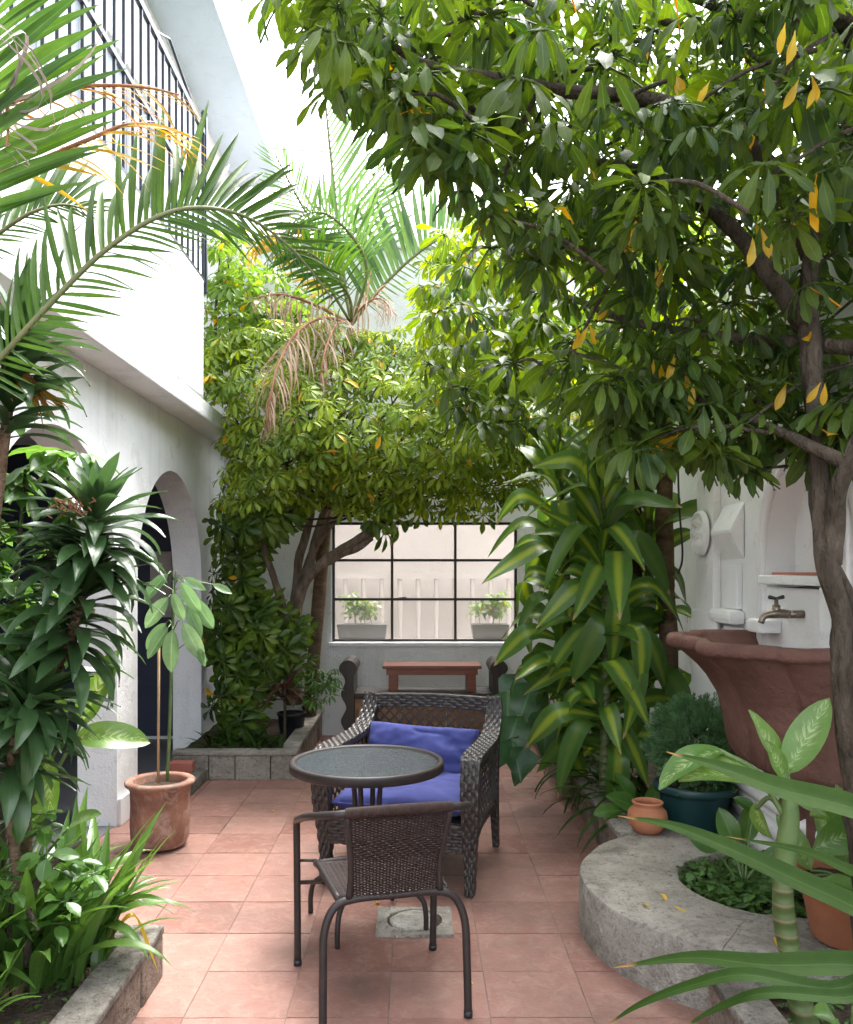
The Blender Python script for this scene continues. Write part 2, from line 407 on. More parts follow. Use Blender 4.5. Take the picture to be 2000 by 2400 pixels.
def fabric():
    m, n, l, p = nm('violet_blue_fabric'); v = pos(n, l)
    l.new(ramp(n, l, noi(n, l, 5, 5, .6, v), [(.3, (.046, .054, .185)), (.7, (.072, .084, .265))]), p.inputs['Base Color'])
    p.inputs['Roughness'].default_value = .9; p.inputs['Specular IOR Level'].default_value = .15
    p.inputs['Sheen Weight'].default_value = .1
    bump(n, l, p, noi(n, l, 260, 2, .5, v), .25, .003); return m
M_FAB = fabric()
def table_glass():
    m, n, l, p = nm('pebbled_table_glass'); v = pos(n, l)
    p.inputs['Base Color'].default_value = (.08, .095, .105, 1); p.inputs['Roughness'].default_value = .2
    p.inputs['Specular IOR Level'].default_value = .8
    vo = n.new('ShaderNodeTexVoronoi'); vo.feature = 'SMOOTH_F1'; vo.inputs['Scale'].default_value = 38; l.new(pos(n, l, (1, 1.5, 1)), vo.inputs['Vector'])
    bump(n, l, p, mth(n, l, 'ADD', vo.outputs[0], noi(n, l, 26, 3, .6, v)), .5, .010)
    tr = n.new('ShaderNodeBsdfTransparent'); tr.inputs[0].default_value = (.5, .56, .58, 1)
    mx = n.new('ShaderNodeMixShader'); mx.inputs[0].default_value = .38
    l.new(p.outputs[0], mx.inputs[1]); l.new(tr.outputs[0], mx.inputs[2]); l.new(mx.outputs[0], n['Material Output'].inputs['Surface']); return m
M_TGLASS = table_glass()
def pane_mat(name, fac, tint, white):
    m, n, l, p = nm(name); v = pos(n, l)
    p.inputs['Base Color'].default_value = (*white, 1); p.inputs['Roughness'].default_value = .12
    tr = n.new('ShaderNodeBsdfTransparent'); tr.inputs[0].default_value = (*tint, 1)
    mx = n.new('ShaderNodeMixShader'); mx.inputs[0].default_value = fac
    l.new(p.outputs[0], mx.inputs[1]); l.new(tr.outputs[0], mx.inputs[2]); l.new(mx.outputs[0], n['Material Output'].inputs['Surface'])
    bump(n, l, p, noi(n, l, 5, 3, .5, v), .08, .01); return m
M_PANE = pane_mat('dusty_window_pane', .82, (.98, .97, .96), (.80, .775, .75))
M_PANE2 = pane_mat('upper_window_pane', .35, (.8, .85, .9), (.45, .50, .55))

# ---------------------------------------------------------------- leaves
def P_lance(t): return max(.02, (math.sin(math.pi * t ** .85)) ** .8) if t < 1 else .02
def P_obov(t): return max(.03, (math.sin(math.pi * t ** 1.55)) ** .8) if 0 < t < 1 else .03
def P_strap(t): return (.55 + .45 * min(1, t * 3)) * max(0.02, 1 - max(0, t - .45) ** 1.6 / .55 ** 1.6)
def P_heart(t): return max(.02, min(1, (t * 4.5) ** .5) * (1 - t) ** .75 * 1.25)
def P_oval(t): return max(.03, math.sin(math.pi * t ** .9) ** .7) if 0 < t < 1 else .03
def P_corn(t): return max(.02, (.32 + .68 * math.sin(min(1, t * 1.55) * math.pi / 2) ** 1.3) * (1 - max(0, t - .5) ** 1.7 / .5 ** 1.7))

def add_leaf(mb, L, W, n=6, prof=P_lance, pitch=0.0, bend=.6, fold=.25, wave=0.0, M=None, cols=3, twist=0.0, bpow=1.0, side=0.0, kink=None):
    """leaf along +Y starting at the origin, upper side +Z; pitch/bend in radians"""
    vs = []; uv = []; p = Vector((0, 0, 0)); ph = random.uniform(0, 6)
    cs = {3: (-1, 0, 1), 5: (-1, -.5, 0, .5, 1)}[cols]
    for i in range(n + 1):
        t = i / n; th = pitch - bend * t ** bpow; yaw = side * t
        if kink: q_ = max(0, min(1, (t-kink[0])/(kink[1]-kink[0]))); th = pitch - bend*(.25*t + .75*q_*q_*(3-2*q_))
        if i: p = p + (L / n) * Vector((math.sin(yaw) * math.cos(th), math.cos(yaw) * math.cos(th), math.sin(th)))
        nr = Vector((0, -math.sin(th), math.cos(th))); tw = twist * t
        sx = Vector((math.cos(yaw), -math.sin(yaw), 0)) * math.cos(tw) + nr * math.sin(tw)
        nr2 = nr * math.cos(tw) - Vector((1, 0, 0)) * math.sin(tw)
        w = W * .5 * prof(t)
        for c in cs:
            h = abs(c) * w * math.sin(fold) + (wave * W * abs(c) * math.sin(ph + t * 11 + c * 1.7))
            vs.append(p + sx * (c * w * math.cos(fold)) + nr2 * h); uv.append((.5 + c * .5, t))
    k = len(cs); fs = [(i*k+j, i*k+j+1, (i+1)*k+j+1, (i+1)*k+j) for i in range(n) for j in range(k-1)]
    if M is not None: vs = [M @ v for v in vs]
    mb.add(vs, fs, uv); return p if M is None else M @ p

def leaf_variants(name, mat, nvar, fn):
    out = []
    for i in range(nvar):
        mb = MB(); fn(mb, i); me = mb.mesh(name, mat, smooth=True)
        out.append((me, np.array(mb.v), mb.f, np.array(mb.uv)))
    return out

def palmate(n, L, W, pmin, pmax, bend, pet=.1, prof=P_obov, wave=.05, seg=5, jit=.25):
    def fn(mb, i):
        for k in range(n):
            a = 2 * math.pi * k / n + random.uniform(-jit, jit)
            ll = L * random.uniform(.75, 1.1)
            M = Matrix.Rotation(a, 4, 'Z') @ Matrix.Translation((0, .032*L/.15, 0))
            add_leaf(mb, ll, W * random.uniform(.85, 1.1), seg, prof, -random.uniform(pmin, pmax), bend * random.uniform(.5, 1.4), random.uniform(.05, .4), wave, M, twist=random.uniform(-.3, .3), side=random.uniform(-.25, .25))
            mb.tube([(0, 0, 0), (M @ Vector((0, 0, 0)))], .004 * L / .15, 3, False)
        if pet: mb.tube([(0, 0, 0), (0, -pet * .5, -pet * .55), (0, -pet * .8, -pet)], .0035 * L / .15, 3, False)
    return fn

def in_poly(x, y, poly):
    c = False; j = len(poly) - 1
    for i in range(len(poly)):
        xi, yi = poly[i]; xj, yj = poly[j]
        if (yi > y) != (yj > y) and x < (xj - xi) * (y - yi) / (yj - yi) + xi: c = not c
        j = i
    return c

def edge_dist(x, y, poly):
    best = 1e9
    for i in range(len(poly)):
        ax, ay = poly[i]; bx, by = poly[(i+1) % len(poly)]
        dx, dy = bx-ax, by-ay; t = max(0, min(1, ((x-ax)*dx + (y-ay)*dy) / (dx*dx+dy*dy+1e-9)))
        best = min(best, math.hypot(x-ax-t*dx, y-ay-t*dy))
    return best

def put_leaves(thing, name, variants, placed, limit=280, stuff='foliage', mat=None, parent=None):
    """placed: list of (variant index, world matrix); largest in view become parts, the rest one stuff part"""
    def key(e):
        p = e[1].translation; 
        if p.y < .3: return -1
        x, y = pxof(p); vis = (-60 < x < 2060 and -60 < y < 2460)
        return (1000 if vis else 0) + e[1].to_scale()[0] / p.y
    placed = sorted(placed, key=key, reverse=True)
    par = parent or thing
    for vi, M in placed[:limit]: O(name, variants[vi][0], par, M)
    rest = placed[limit:]
    if rest:
        V = []; F = []; U = []; o = 0
        for vi, M in rest:
            me, v, f, u = variants[vi]; A = np.array(M)
            V.append(v @ A[:3, :3].T + A[:3, 3]); U.append(u); F.extend([tuple(i + o for i in q) for q in f]); o += len(v)
        mb = MB(); mb.v = [tuple(x) for x in np.concatenate(V)]; mb.f = F; mb.uv = [tuple(x) for x in np.concatenate(U)]
        tag(O(stuff, mb.mesh(stuff, mat or variants[0][0].materials[0], smooth=True), par), kind='stuff')

def rot_rand(tilt):
    a = random.uniform(0, 2*math.pi); b = random.gauss(0, tilt)
    return Matrix.Rotation(a, 4, 'Z') @ Matrix.Rotation(b, 4, 'X') @ Matrix.Rotation(random.uniform(0, 2*math.pi), 4, 'Z')

def S4(s): return Matrix.Diagonal((s, s, s, 1))

# ================================================================= SETTING
XW = -1.757          # face of the arcade wall
YB = 7.8             # face of the end wall
XR = 1.62            # face of the fountain wall

tag(O('ground', MB().box((-40, -40, -.4), (40, 40, -.06)).mesh('ground', M_SOIL)), kind='structure')
floor = tag(O('floor', MB().box((XW-.02, -1.2, -.055), (2.1, YB+.05, -.006)).mesh('floor', M_GROUT)), kind='structure')
tw, td = .3425, .3355
me_tiles = []
for k in range(4):
    mb = MB(); nn = 6
    vs = []; fs = []
    hx, hy = tw/2 - .0021, td/2 - .0021
    # top grid slightly uneven with rounded rim, skirt below
    for j in range(nn+1):
        for i in range(nn+1):
            x = -hx + 2*hx*i/nn; y = -hy + 2*hy*j/nn
            e = min(i, nn-i, j, nn-j)
            x += noise.noise(Vector((x*30, y*30, k*5)))*.0018; y += noise.noise(Vector((x*30, y*30, k*5+9)))*.0018
            z = (-.0022 if e == 0 else 0) + noise.noise(Vector((x*8, y*8, k*3)))*.0016
            vs.append((x, y, z))
    w = nn+1
    for j in range(nn):
        for i in range(nn): fs.append((j*w+i, j*w+i+1, (j+1)*w+i+1, (j+1)*w+i))
    rim = [i for i in range(w)] + [j*w+nn for j in range(1, w)] + [nn*w+i for i in range(nn-1, -1, -1)] + [j*w for j in range(nn-1, 0, -1)]
    o = len(vs); vs += [(vs[i][0], vs[i][1], -.02) for i in rim]
    for q in range(len(rim)):
        q2 = (q+1) % len(rim); fs.append((rim[q2], rim[q], o+q, o+q2))
    mb.add(vs, fs); me_ = mb.mesh('tile', M_TILE, smooth=True); me_.set_sharp_from_angle(angle=R(30)); me_tiles.append(me_)
DRAIN = (-.015, 3.66)
for i in range(-5, 6):
    for j in range(-5, 15):
        x = -.1 + tw*(i+.5); y = 2.888 + td*(j+.5)
        if x < XW-.1 or x > 1.35 or y < 1.4 or y > YB: continue
        if (x > 1.25 and y > 3): continue
        M = Matrix.Translation((x, y, random.uniform(-.0012, .0012))) @ Matrix.Rotation(random.uniform(-.003, .003), 4, 'Z') @ Matrix.Rotation(random.choice((0, math.pi)), 4, 'Z')
        O('tile', random.choice(me_tiles), floor, M)

# ----- soil beds
def soil(x0, y0, x1, y1, z, nx=24, ny=24):
    mb = MB(); vs = []; fs = []
    for j in range(ny+1):
        for i in range(nx+1):
            x = x0+(x1-x0)*i/nx; y = y0+(y1-y0)*j/ny
            vs.append((x, y, z + noise.noise(Vector((x*5, y*5, 1)))*.018 + noise.noise(Vector((x*22, y*22, 4)))*.008))
    w = nx+1
    for j in range(ny):
        for i in range(nx): fs.append((j*w+i, j*w+i+1, (j+1)*w+i+1, (j+1)*w+i))
    mb.add(vs, fs); return tag(O('soil', mb.mesh('soil', M_SOIL, smooth=True)), kind='structure')
soil(XW-.0, .3, -1.03, 3.12, .135, 30, 60)
soil(XW-.0, 6.2, -.94, YB, .15)
soil(1.10, 4.1, 1.98, YB, .12, 20, 50)
soil(1.07, .6, 2.2, 2.85, .12, 30, 50)
soil(1.08, 3.1, 1.70, 3.96, .165, 24, 24)

# ----- house with arcade on the left
house = T('house', 'white plastered house with arched arcade and balcony over it', 'house', (XW-.4, 4, 0))
def arcade(x0, x1, y0, y1, arches, ztop):
    """wall between x0 (face) and x1 (back); arches = (ya, yb, zspring)"""
    mb = MB(); cuts = []
    prev = y0
    def quad(a, b, c, d): mb.add([a, b, c, d], [(0, 1, 2, 3)])
    def both(yz):
        quad(*[(x0, y, z) for y, z in yz]); quad(*[(x1, y, z) for y, z in reversed(yz)])
    for ya, yb, zs in arches:
        both([(prev, 0), (ya, 0), (ya, ztop), (prev, ztop)])
        r = (yb-ya)/2; c = (ya+yb)/2; n = 28
        pts = [(c - r*math.cos(math.pi*k/n), zs + r*math.sin(math.pi*k/n)) for k in range(n+1)]
        for k in range(n):
            (ya_, za), (yb_, zb) = pts[k], pts[k+1]
            both([(ya_, za), (yb_, zb), (yb_, ztop), (ya_, ztop)])
            quad((x0, ya_, za), (x1, ya_, za), (x1, yb_, zb), (x0, yb_, zb))
        quad((x0, ya, 0), (x1, ya, 0), (x1, ya, zs), (x0, ya, zs))
        quad((x0, yb, 0), (x0, yb, zs), (x1, yb, zs), (x1, yb, 0))
        prev = yb
    both([(prev, 0), (y1, 0), (y1, ztop), (prev, ztop)])
    return mb
AR = [(-.3, 1.3, 1.42), (1.57, 3.08, 1.44), (3.42, 5.03, 1.40), (5.40, 6.99, 1.41)]
mbw = arcade(XW, XW-.23, -1.0, YB+.15, AR, 2.6)
bm = bmesh.new()
mew = mbw.mesh('arcade_wall', M_PLASTER)
bm.from_mesh(mew); bmesh.ops.remove_doubles(bm, verts=bm.verts, dist=1e-4); bmesh.ops.recalc_face_normals(bm, faces=bm.faces); bm.to_mesh(mew); bm.free()
O('arcade_wall', mew, house)
O('skirting', MB().box((XW, 5.03+.005, 0), (XW+.022, 5.40-.005, .16)).mesh('skirting', M_PLASTER3, bevel=.006), house)
O('balcony_slab', MB().box((-4.2, -1, 2.602), (-1.548, YB-.003, 2.73)).mesh('balcony_slab', M_PLASTER, bevel=.012), house)
O('parapet', MB().box((-1.72, -1, 2.732), (-1.551, 6.25, 3.60)).mesh('parapet', M_PLASTER, bevel=.02), house)
O('balcony_floor', MB().box((-4.2, -1, 2.732), (-1.722, 9.9, 2.80)).mesh('balcony_floor', M_CONC), house)
O('corridor_floor', MB().box((-4.2, -1, -.05), (XW-.02, 7.7, .004)).mesh('corridor_floor', M_GREYFL), house)
O('corridor_wall', MB().box((-4.3, 7.62, 0), (XW-.232, 7.8, 2.6)).mesh('corridor_wall', M_NAVY), house)
O('corridor_back_wall', MB().box((-4.3, -1, 0), (-4.15, 7.62, 2.6)).mesh('corridor_back_wall', M_NAVY), house)
O('threshold', MB().box((-4.1, 7.60, .006), (XW-.24, 7.618, .03)).mesh('threshold', M_WHITE), house)
O('notice_panel', MB().box((-2.36, 7.59, 1.08), (-2.17, 7.617, 1.66)).mesh('notice_panel', M_BEIGE, bevel=.004), house)
# upper storey: wall with windows, deep roof edge
XU = -2.12
wins = [(1.2, 2.5), (2.75, 4.05), (4.3, 5.6), (5.85, 7.1)]
mb = MB(); prev = -1.0
for a, b in wins:
    mb.box((XU-.2, prev, 2.80), (XU, a, 5.95)); mb.box((XU-.2, a+.001, 2.80), (XU-.001, b-.001, 3.5)); mb.box((XU-.2, a+.001, 5.2), (XU-.001, b-.001, 5.95)); prev = b
mb.box((XU-.2, prev, 2.80), (XU, 10.0, 5.95))
O('upper_wall', mb.mesh('upper_wall', M_PLASTER), house)
for a, b in wins:
    mb = MB(); e = .05
    for y in (a+.002, (a+b)/2 - e/2, b-e-.002): mb.box((XU-.09, y, 3.502), (XU-.03, y+e, 5.198))
    for z in (3.502, 4.3, 5.198-e): mb.box((XU-.085, a+.003, z), (XU-.035, b-.003, z+e))
    w = O('window', mb.mesh('window', M_WHITE), house)
    for y0, y1 in ((a+e, (a+b)/2-e/2), ((a+b)/2+e/2, b-e)):
        for z0, z1 in ((3.552, 4.3), (4.35, 5.148)):
            O('pane', MB().box((XU-.064, y0, z0), (XU-.058, y1, z1)).mesh('pane', M_PANE2), w)
O('inner_wall', MB().box((-4.3, -1, 2.8), (-4.15, 9.9, 5.95)).mesh('inner_wall', M_PLASTER3), house)
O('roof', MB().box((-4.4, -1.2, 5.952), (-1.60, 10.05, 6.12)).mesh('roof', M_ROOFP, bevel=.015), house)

# step and loose brick at the far arch
step = O('step', MB().box((XW+.001, 5.5, 0), (-1.50, 6.14, .085)).mesh('step', M_CONCD, bevel=.012))
tag(step, 'low grey concrete step at the arch beside the stained pot', 'step')
tag(O('red_brick', MB().box((-1.735, 6.0, .0875), (-1.575, 6.09, .155)).mesh('red_brick', M_REDT, bevel=.004)), 'red clay brick lying on the concrete step', 'brick')

# ----- railing on the parapet
rail = T('balcony_railing', 'black iron balcony railing with thin upright bars', 'railing', (-1.60, 3, 3.6))
XA = -1.585
for z, h in ((3.625, .04), (4.19, .035), (4.735, .045)):
    O('rail', MB().box((XA-.012, .4, z-h/2), (XA+.012, 6.42, z+h/2)).mesh('rail', M_IRON), rail)
bar_me = MB().box((-.008, -.008, -.56), (.008, .008, .56)).mesh('bar', M_IRON)
y = .5
while y < 6.4:
    O('bar', bar_me, rail, Matrix.Translation((XA + random.uniform(-.002, .002), y, 4.18)) @ Matrix.Rotation(random.uniform(-.012, .012), 4, 'X')); y += .143
for y in (.9, 6.40):
    O('post', MB().box((XA-.02, y-.018, 3.55), (XA+.018, y+.018, 4.86)).mesh('post', M_IRON), rail)
    O('finial', MB().lathe([(.0, .05), (.018, .045), (.026, .025), (.02, .005), (.008, 0)], (XA-.001, y, 4.86), 12).mesh('finial', M_IRON, smooth=True), rail)
O('brace', MB().tube([(XA, 5.2, 4.75), (XA-.03, 5.6, 4.95), (XA, 6.0, 4.78)], .01, 6).mesh('brace', M_IRON), rail)

# ----- end wall with window
WX0, WX1, WZ0, WZ1 = -.78, .90, .845, 1.93
wall = T('garden_wall', 'tall white end wall with a steel grid window', 'wall', (0, YB+.1, 0))
mb = MB(); T0, T1 = YB, YB+.16
mb.box((XW-.2, T0, 0), (WX0, T1, 4.40)); mb.box((WX1, T0, 0), (2.4, T1, 4.40))
mb.box((WX0+.0005, T0+.001, 0), (WX1-.0005, T1-.001, WZ0)); mb.box((WX0+.0005, T0+.001, WZ1), (WX1-.0005, T1-.001, 4.40))
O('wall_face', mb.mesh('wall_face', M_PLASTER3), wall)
O('coping', MB().box((XW-.2, T0-.05, 4.402), (2.4, T1+.03, 4.49)).mesh('coping', M_PLASTER, bevel=.01), wall)
O('sill', MB().box((WX0-.03, T0-.035, WZ0-.04), (WX1+.03, T0-.002, WZ0-.004)).mesh('sill', M_PLASTER3, bevel=.006), wall)
xs = [WX0+.012, at(919, 0, YB).x, at(1068, 0, YB).x, WX1-.012]
zs = [WZ0+.012, CAMH-(1405-VPY)/FPX*YB, CAMH-(1313-VPY)/FPX*YB, WZ1-.012]
mb = MB(); e = .0115; yw = T0+.05
for x in xs: mb.box((x-e, yw-.02, WZ0+.001), (x+e, yw+.02, WZ1-.001))
for z in zs: mb.box((WX0+.001, yw-.016, z-e), (WX1-.001, yw+.016, z+e))
win = O('window', mb.mesh('window', M_STEEL), wall)
for i in range(3):
    for j in range(3):
        M = Matrix.Translation(((xs[i]+xs[i+1])/2, yw, (zs[j]+zs[j+1])/2)) @ Matrix.Rotation(random.uniform(-.006, .006), 4, 'Z')
        hw, hh = (xs[i+1]-xs[i])/2-.010, (zs[j+1]-zs[j])/2-.010
        O('pane', MB().box((-hw, -.002, -hh), (hw, .002, hh)).mesh('pane', M_PANE), win, M)
O('latch', MB().tube([(xs[1]+.05, yw-.03, zs[1]+.012), (xs[1]+.13, yw-.04, zs[1]+.02)], .006, 6).mesh('latch', M_STEEL), win)
# beyond the window
bw = O('garden_wall', MB().box((-3, 9.9, -.05), (3.2, 10.05, 3.0)).mesh('garden_wall', M_BEIGE)); tag(bw, 'pale pink wall seen through the window panes', 'wall')
tag(O('pavement', MB().box((-3, YB+.17, -.055), (3.2, 9.9, -.01)).mesh('pavement', M_CONC)), kind='structure')
bf = T('baluster_fence', 'pale baluster fence seen faintly behind the window', 'fence', (0, 9.5, 0))
for x in np.arange(-2, 2.6, .2):
    O('baluster', MB().lathe([(.022, 0), (.022, .2), (.035, .5), (.02, .8), (.03, 1.15), (.022, 1.45)], (x, 9.5, 0), 8).mesh('baluster', M_BEIGE, smooth=True), bf)
for z in (.0, 1.4): O('rail', MB().box((-2.2, 9.46, z), (2.6, 9.54, z+.06)).mesh('rail', M_BEIGE), bf)
def window_trough(x0, x1, label, plabel, mat, seed):
    zt = WZ0-.005; y0, y1 = T1+.03, T1+.27
    mb = MB(); 
    mb.add([(x0+.02, y0+.02, zt), (x1-.02, y0+.02, zt), (x1-.02, y1-.02, zt), (x0+.02, y1-.02, zt), (x0, y0, zt+.15), (x1, y0, zt+.15), (x1, y1, zt+.15), (x0, y1, zt+.15)],
           [(3,2,1,0),(0,1,5,4),(1,2,6,5),(2,3,7,6),(3,0,4,7),(4,5,6,7)])
    t = O('trough_planter', mb.mesh('trough_planter', mat, bevel=.008)); tag(t, label, 'planter')
    pl = T('trough_plant', plabel, 'plant', ((x0+x1)/2, (y0+y1)/2, zt+.15))
    var = leaf_variants('leaf', L_VINE, 3, palmate(5, .075, .035, -.2, .6, .5, .05))
    placed = []; rs = random.Random(seed)
    for k in range(5):
        bx = x0 + (x1-x0)*rs.uniform(.2, .8); tx = bx + rs.uniform(-.12, .12); h = rs.uniform(.12, .3)
        path = smooth_path([(bx, (y0+y1)/2, zt+.14), (bx+(tx-bx)*.4, (y0+y1)/2, zt+.15+h*.6), (tx, (y0+y1)/2-.02, zt+.15+h)], 4)
        O('stem', MB().tube(path, .004, 5).mesh('stem', M_STEM), pl)
        for q in range(9):
            p = path[rs.randrange(3, len(path))] + Vector((rs.uniform(-.07, .07), rs.uniform(-.06, .06), rs.uniform(-.02, .05)))
            placed.append((rs.randrange(3), Matrix.Translation(p) @ rot_rand(.5)))
    put_leaves(pl, 'leaf', var, placed, 60)
O('ledge', MB().box((WX0-.1, T1+.001, WZ0-.06), (WX1+.1, T1+.33, WZ0-.008)).mesh('ledge', M_CONC), wall)
window_trough(-.755, -.29, 'long black planter trough behind the window panes', 'leafy plant growing in the long black trough', M_BLACKP, 3)
window_trough(.50, .85, 'short brown planter trough behind the window panes', 'sparse plant growing in the short brown trough', M_WOODD, 5)

# pipes on the end wall and wire across the sky
def pipe(label, pts, r, mat=M_WHITE):
    return tag(O('drain_pipe', MB().tube(pts, r, 10).mesh('drain_pipe', mat, smooth=True)), label, 'pipe')
p1 = at(565, 520, YB-.06); p2 = at(560, 850, YB-.06)
pipe('thick white drain pipe down the end wall beside the balcony', [p1 + Vector((0, 0, .25)), p1, p2], .03)
a = at(572, 540, YB-.05); b = at(592, 572, YB-.05); c = at(600, 800, YB-.05)
pipe('thin white drain pipe with an elbow on the end wall', [a, a*.5+b*.5, b, c], .017)
w0, w1 = at(560, 343, 9.4), at(1400, 366, 9.4)
wp = [w0.lerp(w1, k/16) + Vector((0, 0, -.05*math.sin(math.pi*k/16))) for k in range(17)]
tag(O('overhead_wire', MB().tube(wp, .007, 5).mesh('overhead_wire', M_CABLE)), 'thin dark wire strung across the open sky', 'wire')

# ----- planter edges
def curb(name, label, polys):
    t = T(name, label, 'planter edge', polys[0][0])
    for (a, b, mt) in polys: O('stone', MB().box(a, b).mesh('stone', mt, bevel=.014), t)
    return t
def stones_line(t, x0, x1, y0, y1, h, step, along, mt, cap=None):
    """row of mortared stones along y or x with a cap course"""
    p = y0 if along == 'y' else x0; end = y1 if along == 'y' else x1
    while p < end - .02:
        q = min(end, p + step * random.uniform(.7, 1.35)); 
        if end - q < .06: q = end
        j = random.uniform(-.006, .006)
        a, b = ((x0+j, p+.003, -.004), (x1+j, q-.003, h-.032)) if along == 'y' else ((p+.003, y0+j, -.004), (q-.003, y1+j, h-.032))
        O('stone', MB().box(a, b).mesh('stone', mt, bevel=.010), t); p = q
    p = y0 if along == 'y' else x0
    while p < end - .02:
        q = min(end, p + step*3.1)
        if end - q < .25: q = end
        a, b = ((x0-.008, p+.001, h-.031), (x1+.008, q-.001, h)) if along == 'y' else ((p+.001, y0-.008, h-.031), (q-.001, y1+.008, h))
        O('cap_stone', MB().box(a, b).mesh('cap_stone', cap or mt, bevel=.008), t); p = q
t = T('planter_curb', 'low dark stone curb around the strap leaved plants beside the arcade', 'planter edge', (-1.0, 2, 0))
stones_line(t, -1.06, -.945, .4, 3.19, .188, .3, 'y', M_CONCS, M_CONCD)
stones_line(t, XW+.002, -1.062, 3.08, 3.185, .186, .25, 'x', M_CONCS, M_CONCD)
t = T('planter_curb', 'low grey stone curb under the umbrella tree by the end wall', 'planter edge', (-1.3, 6.2, 0))
stones_line(t, XW+.002, -.86, 6.145, 6.25, .205, .22, 'x', M_CONC, M_CONC)
stones_line(t, -.97, -.862, 6.252, YB-.01, .235, .28, 'y', M_CONCS, M_CONC)
t = T('planter_curb', 'long mossy curb running below the broad striped corn plant', 'planter edge', (1.05, 6, 0))
stones_line(t, .985, 1.09, 4.22, YB-.01, .215, .24, 'y', M_CONCS, M_CONC)
t = T('planter_curb', 'short concrete curb joining the round seat at the strap leaves', 'planter edge', (1.0, 1.8, 0))
stones_line(t, .955, 1.07, .7, 2.85, .185, .34, 'y', M_CONCS, M_CONCD)

# round concrete seat edge
CX, CY, RO, RI = 1.46, 3.53, .785, .375
seat = T('round_planter_seat', 'curved pale concrete seat edge below the terracotta basin', 'planter edge', (CX, CY, 0))
def ring(a0, a1, n, z0, z1, ri, ro, mat, name, bev):
    pr = []; mb = MB(); N = n
    sec = [(ri, z0), (ri, z1-bev), (ri+bev*.3, z1-bev*.3), (ri+bev, z1), (ri*.6+ro*.4, z1+.003), (ro-bev, z1), (ro-bev*.3, z1-bev*.3), (ro, z1-bev), (ro, z0)]
    vs = []; fs = []; k = len(sec)
    for i in range(N+1):
        a = a0 + (a1-a0)*i/N
        for r, z in sec:
            w = .006*noise.noise(Vector((math.cos(a)*4, math.sin(a)*4, z*6 + r*3)))
            vs.append((CX+(r+w)*math.cos(a), CY+(r+w)*math.sin(a)*.98, z + (.003*noise.noise(Vector((a*5, r*9, 3))) if z > .1 else 0)))
    for i in range(N):
        for j in range(k-1): fs.append((i*k+j, (i+1)*k+j, (i+1)*k+j+1, i*k+j+1))
    fs.append(tuple(range(k))); fs.append(tuple(N*k + j for j in range(k-1, -1, -1)))
    mb.add(vs, fs); return mb.mesh(name, mat, smooth=False)
segs = [(R(100), R(168)), (R(168), R(236)), (R(236), R(262)), (R(262), R(292))]
for a0, a1 in segs:
    o = O('seat_block', ring(a0+.002, a1-.002, 26, -.004, .225, RI, RO, M_CONC, 'seat_block', .018), seat)
    o.data.polygons.foreach_set('use_smooth', [True]*len(o.data.polygons))
    try: o.data.set_sharp_from_angle(angle=R(40))
    except Exception: pass

# ----- fountain wall on the right
fw = T('fountain_wall', 'white moulded fountain wall with niche, brackets and rosette', 'wall', (XR+.1, 4, 0))
NY0, NY1, NZS = 3.24, 4.0, 1.60      # niche
mb = MB()
def q2(vs): mb.add(vs, [(0,1,2,3)])
def both(yz): q2([(XR, y, z) for y, z in yz])
ztop = 3.2
mb.box((XR, NY1, 0), (XR+.35, 4.89, ztop)); mb.box((XR, 3.0, 0), (XR+.35, NY0, ztop)); mb.box((XR+.0, NY0, 0), (XR+.35, NY1, 1.42))
r = (NY1-NY0)/2; c = (NY0+NY1)/2; n = 22; XN = XR+.13
pts = [(c-r*math.cos(math.pi*k/n), NZS+r*math.sin(math.pi*k/n)) for k in range(n+1)]
for k in range(n):
    (a, za), (b, zb) = pts[k], pts[k+1]
    both([(a, za), (b, zb), (b, ztop), (a, ztop)])
    q2([(XR, a, za), (XN, a, za), (XN, b, zb), (XR, b, zb)])
q2([(XN, NY0, 1.42), (XN, NY1, 1.42), (XN, NY1, ztop), (XN, NY0, ztop)])
q2([(XR, NY0, ztop), (XR, NY1, ztop), (XR+.35, NY1, ztop), (XR+.35, NY0, ztop)])
O('wall_face', mb.mesh('wall_face', M_PLASTER2), fw)
ap = [Vector((XR-.008, NY1+.02, .95))] + [Vector((XR-.008, c+(r+.02)*math.cos(math.pi*k/20), NZS+(r+.02)*math.sin(math.pi*k/20))) for k in range(21)] + [Vector((XR-.008, NY0-.02, .95))]
O('arch_moulding', MB().tube(ap, .016, 8).mesh('arch_moulding', M_PLASTER2, smooth=True), fw)
O('arch_band', MB().tube([p + Vector((.012, 0, 0)) + (Vector((0, p.y-c, max(0, p.z-NZS))).normalized()*.06) for p in ap], .022, 8).mesh('arch_band', M_PLASTER2, smooth=True), fw)
O('shelf', MB().box((XR-.055, NY0+.03, 1.435), (XN-.002, NY1-.03, 1.475)).mesh('shelf', M_PLASTER2, bevel=.006), fw)
O('shelf_tile', MB().box((XR-.02, NY0+.08, 1.477), (XN-.01, NY1-.10, 1.488)).mesh('shelf_tile', M_REDT, bevel=.002), fw)
O('shelf_bracket', MB().box((XR-.04, NY0+.03, 1.05), (XR-.002, NY0+.16, 1.433)).mesh('shelf_bracket', M_PLASTER2, bevel=.008), fw)
O('pilaster', MB().prism([(4.60, 0), (4.885, 0), (4.885, .9), (4.87, 1.0), (4.86, 1.25), (4.885, 1.30), (4.885, 1.62), (4.86, 1.72), (4.875, 1.9), (4.84, 2.1), (4.87, 2.3), (4.87, 2.9), (4.60, 2.9)], XR-.045, XR-.001, lambda a, b, d: Vector((d, a, b))).mesh('pilaster', M_PLASTER2, bevel=.008), fw)
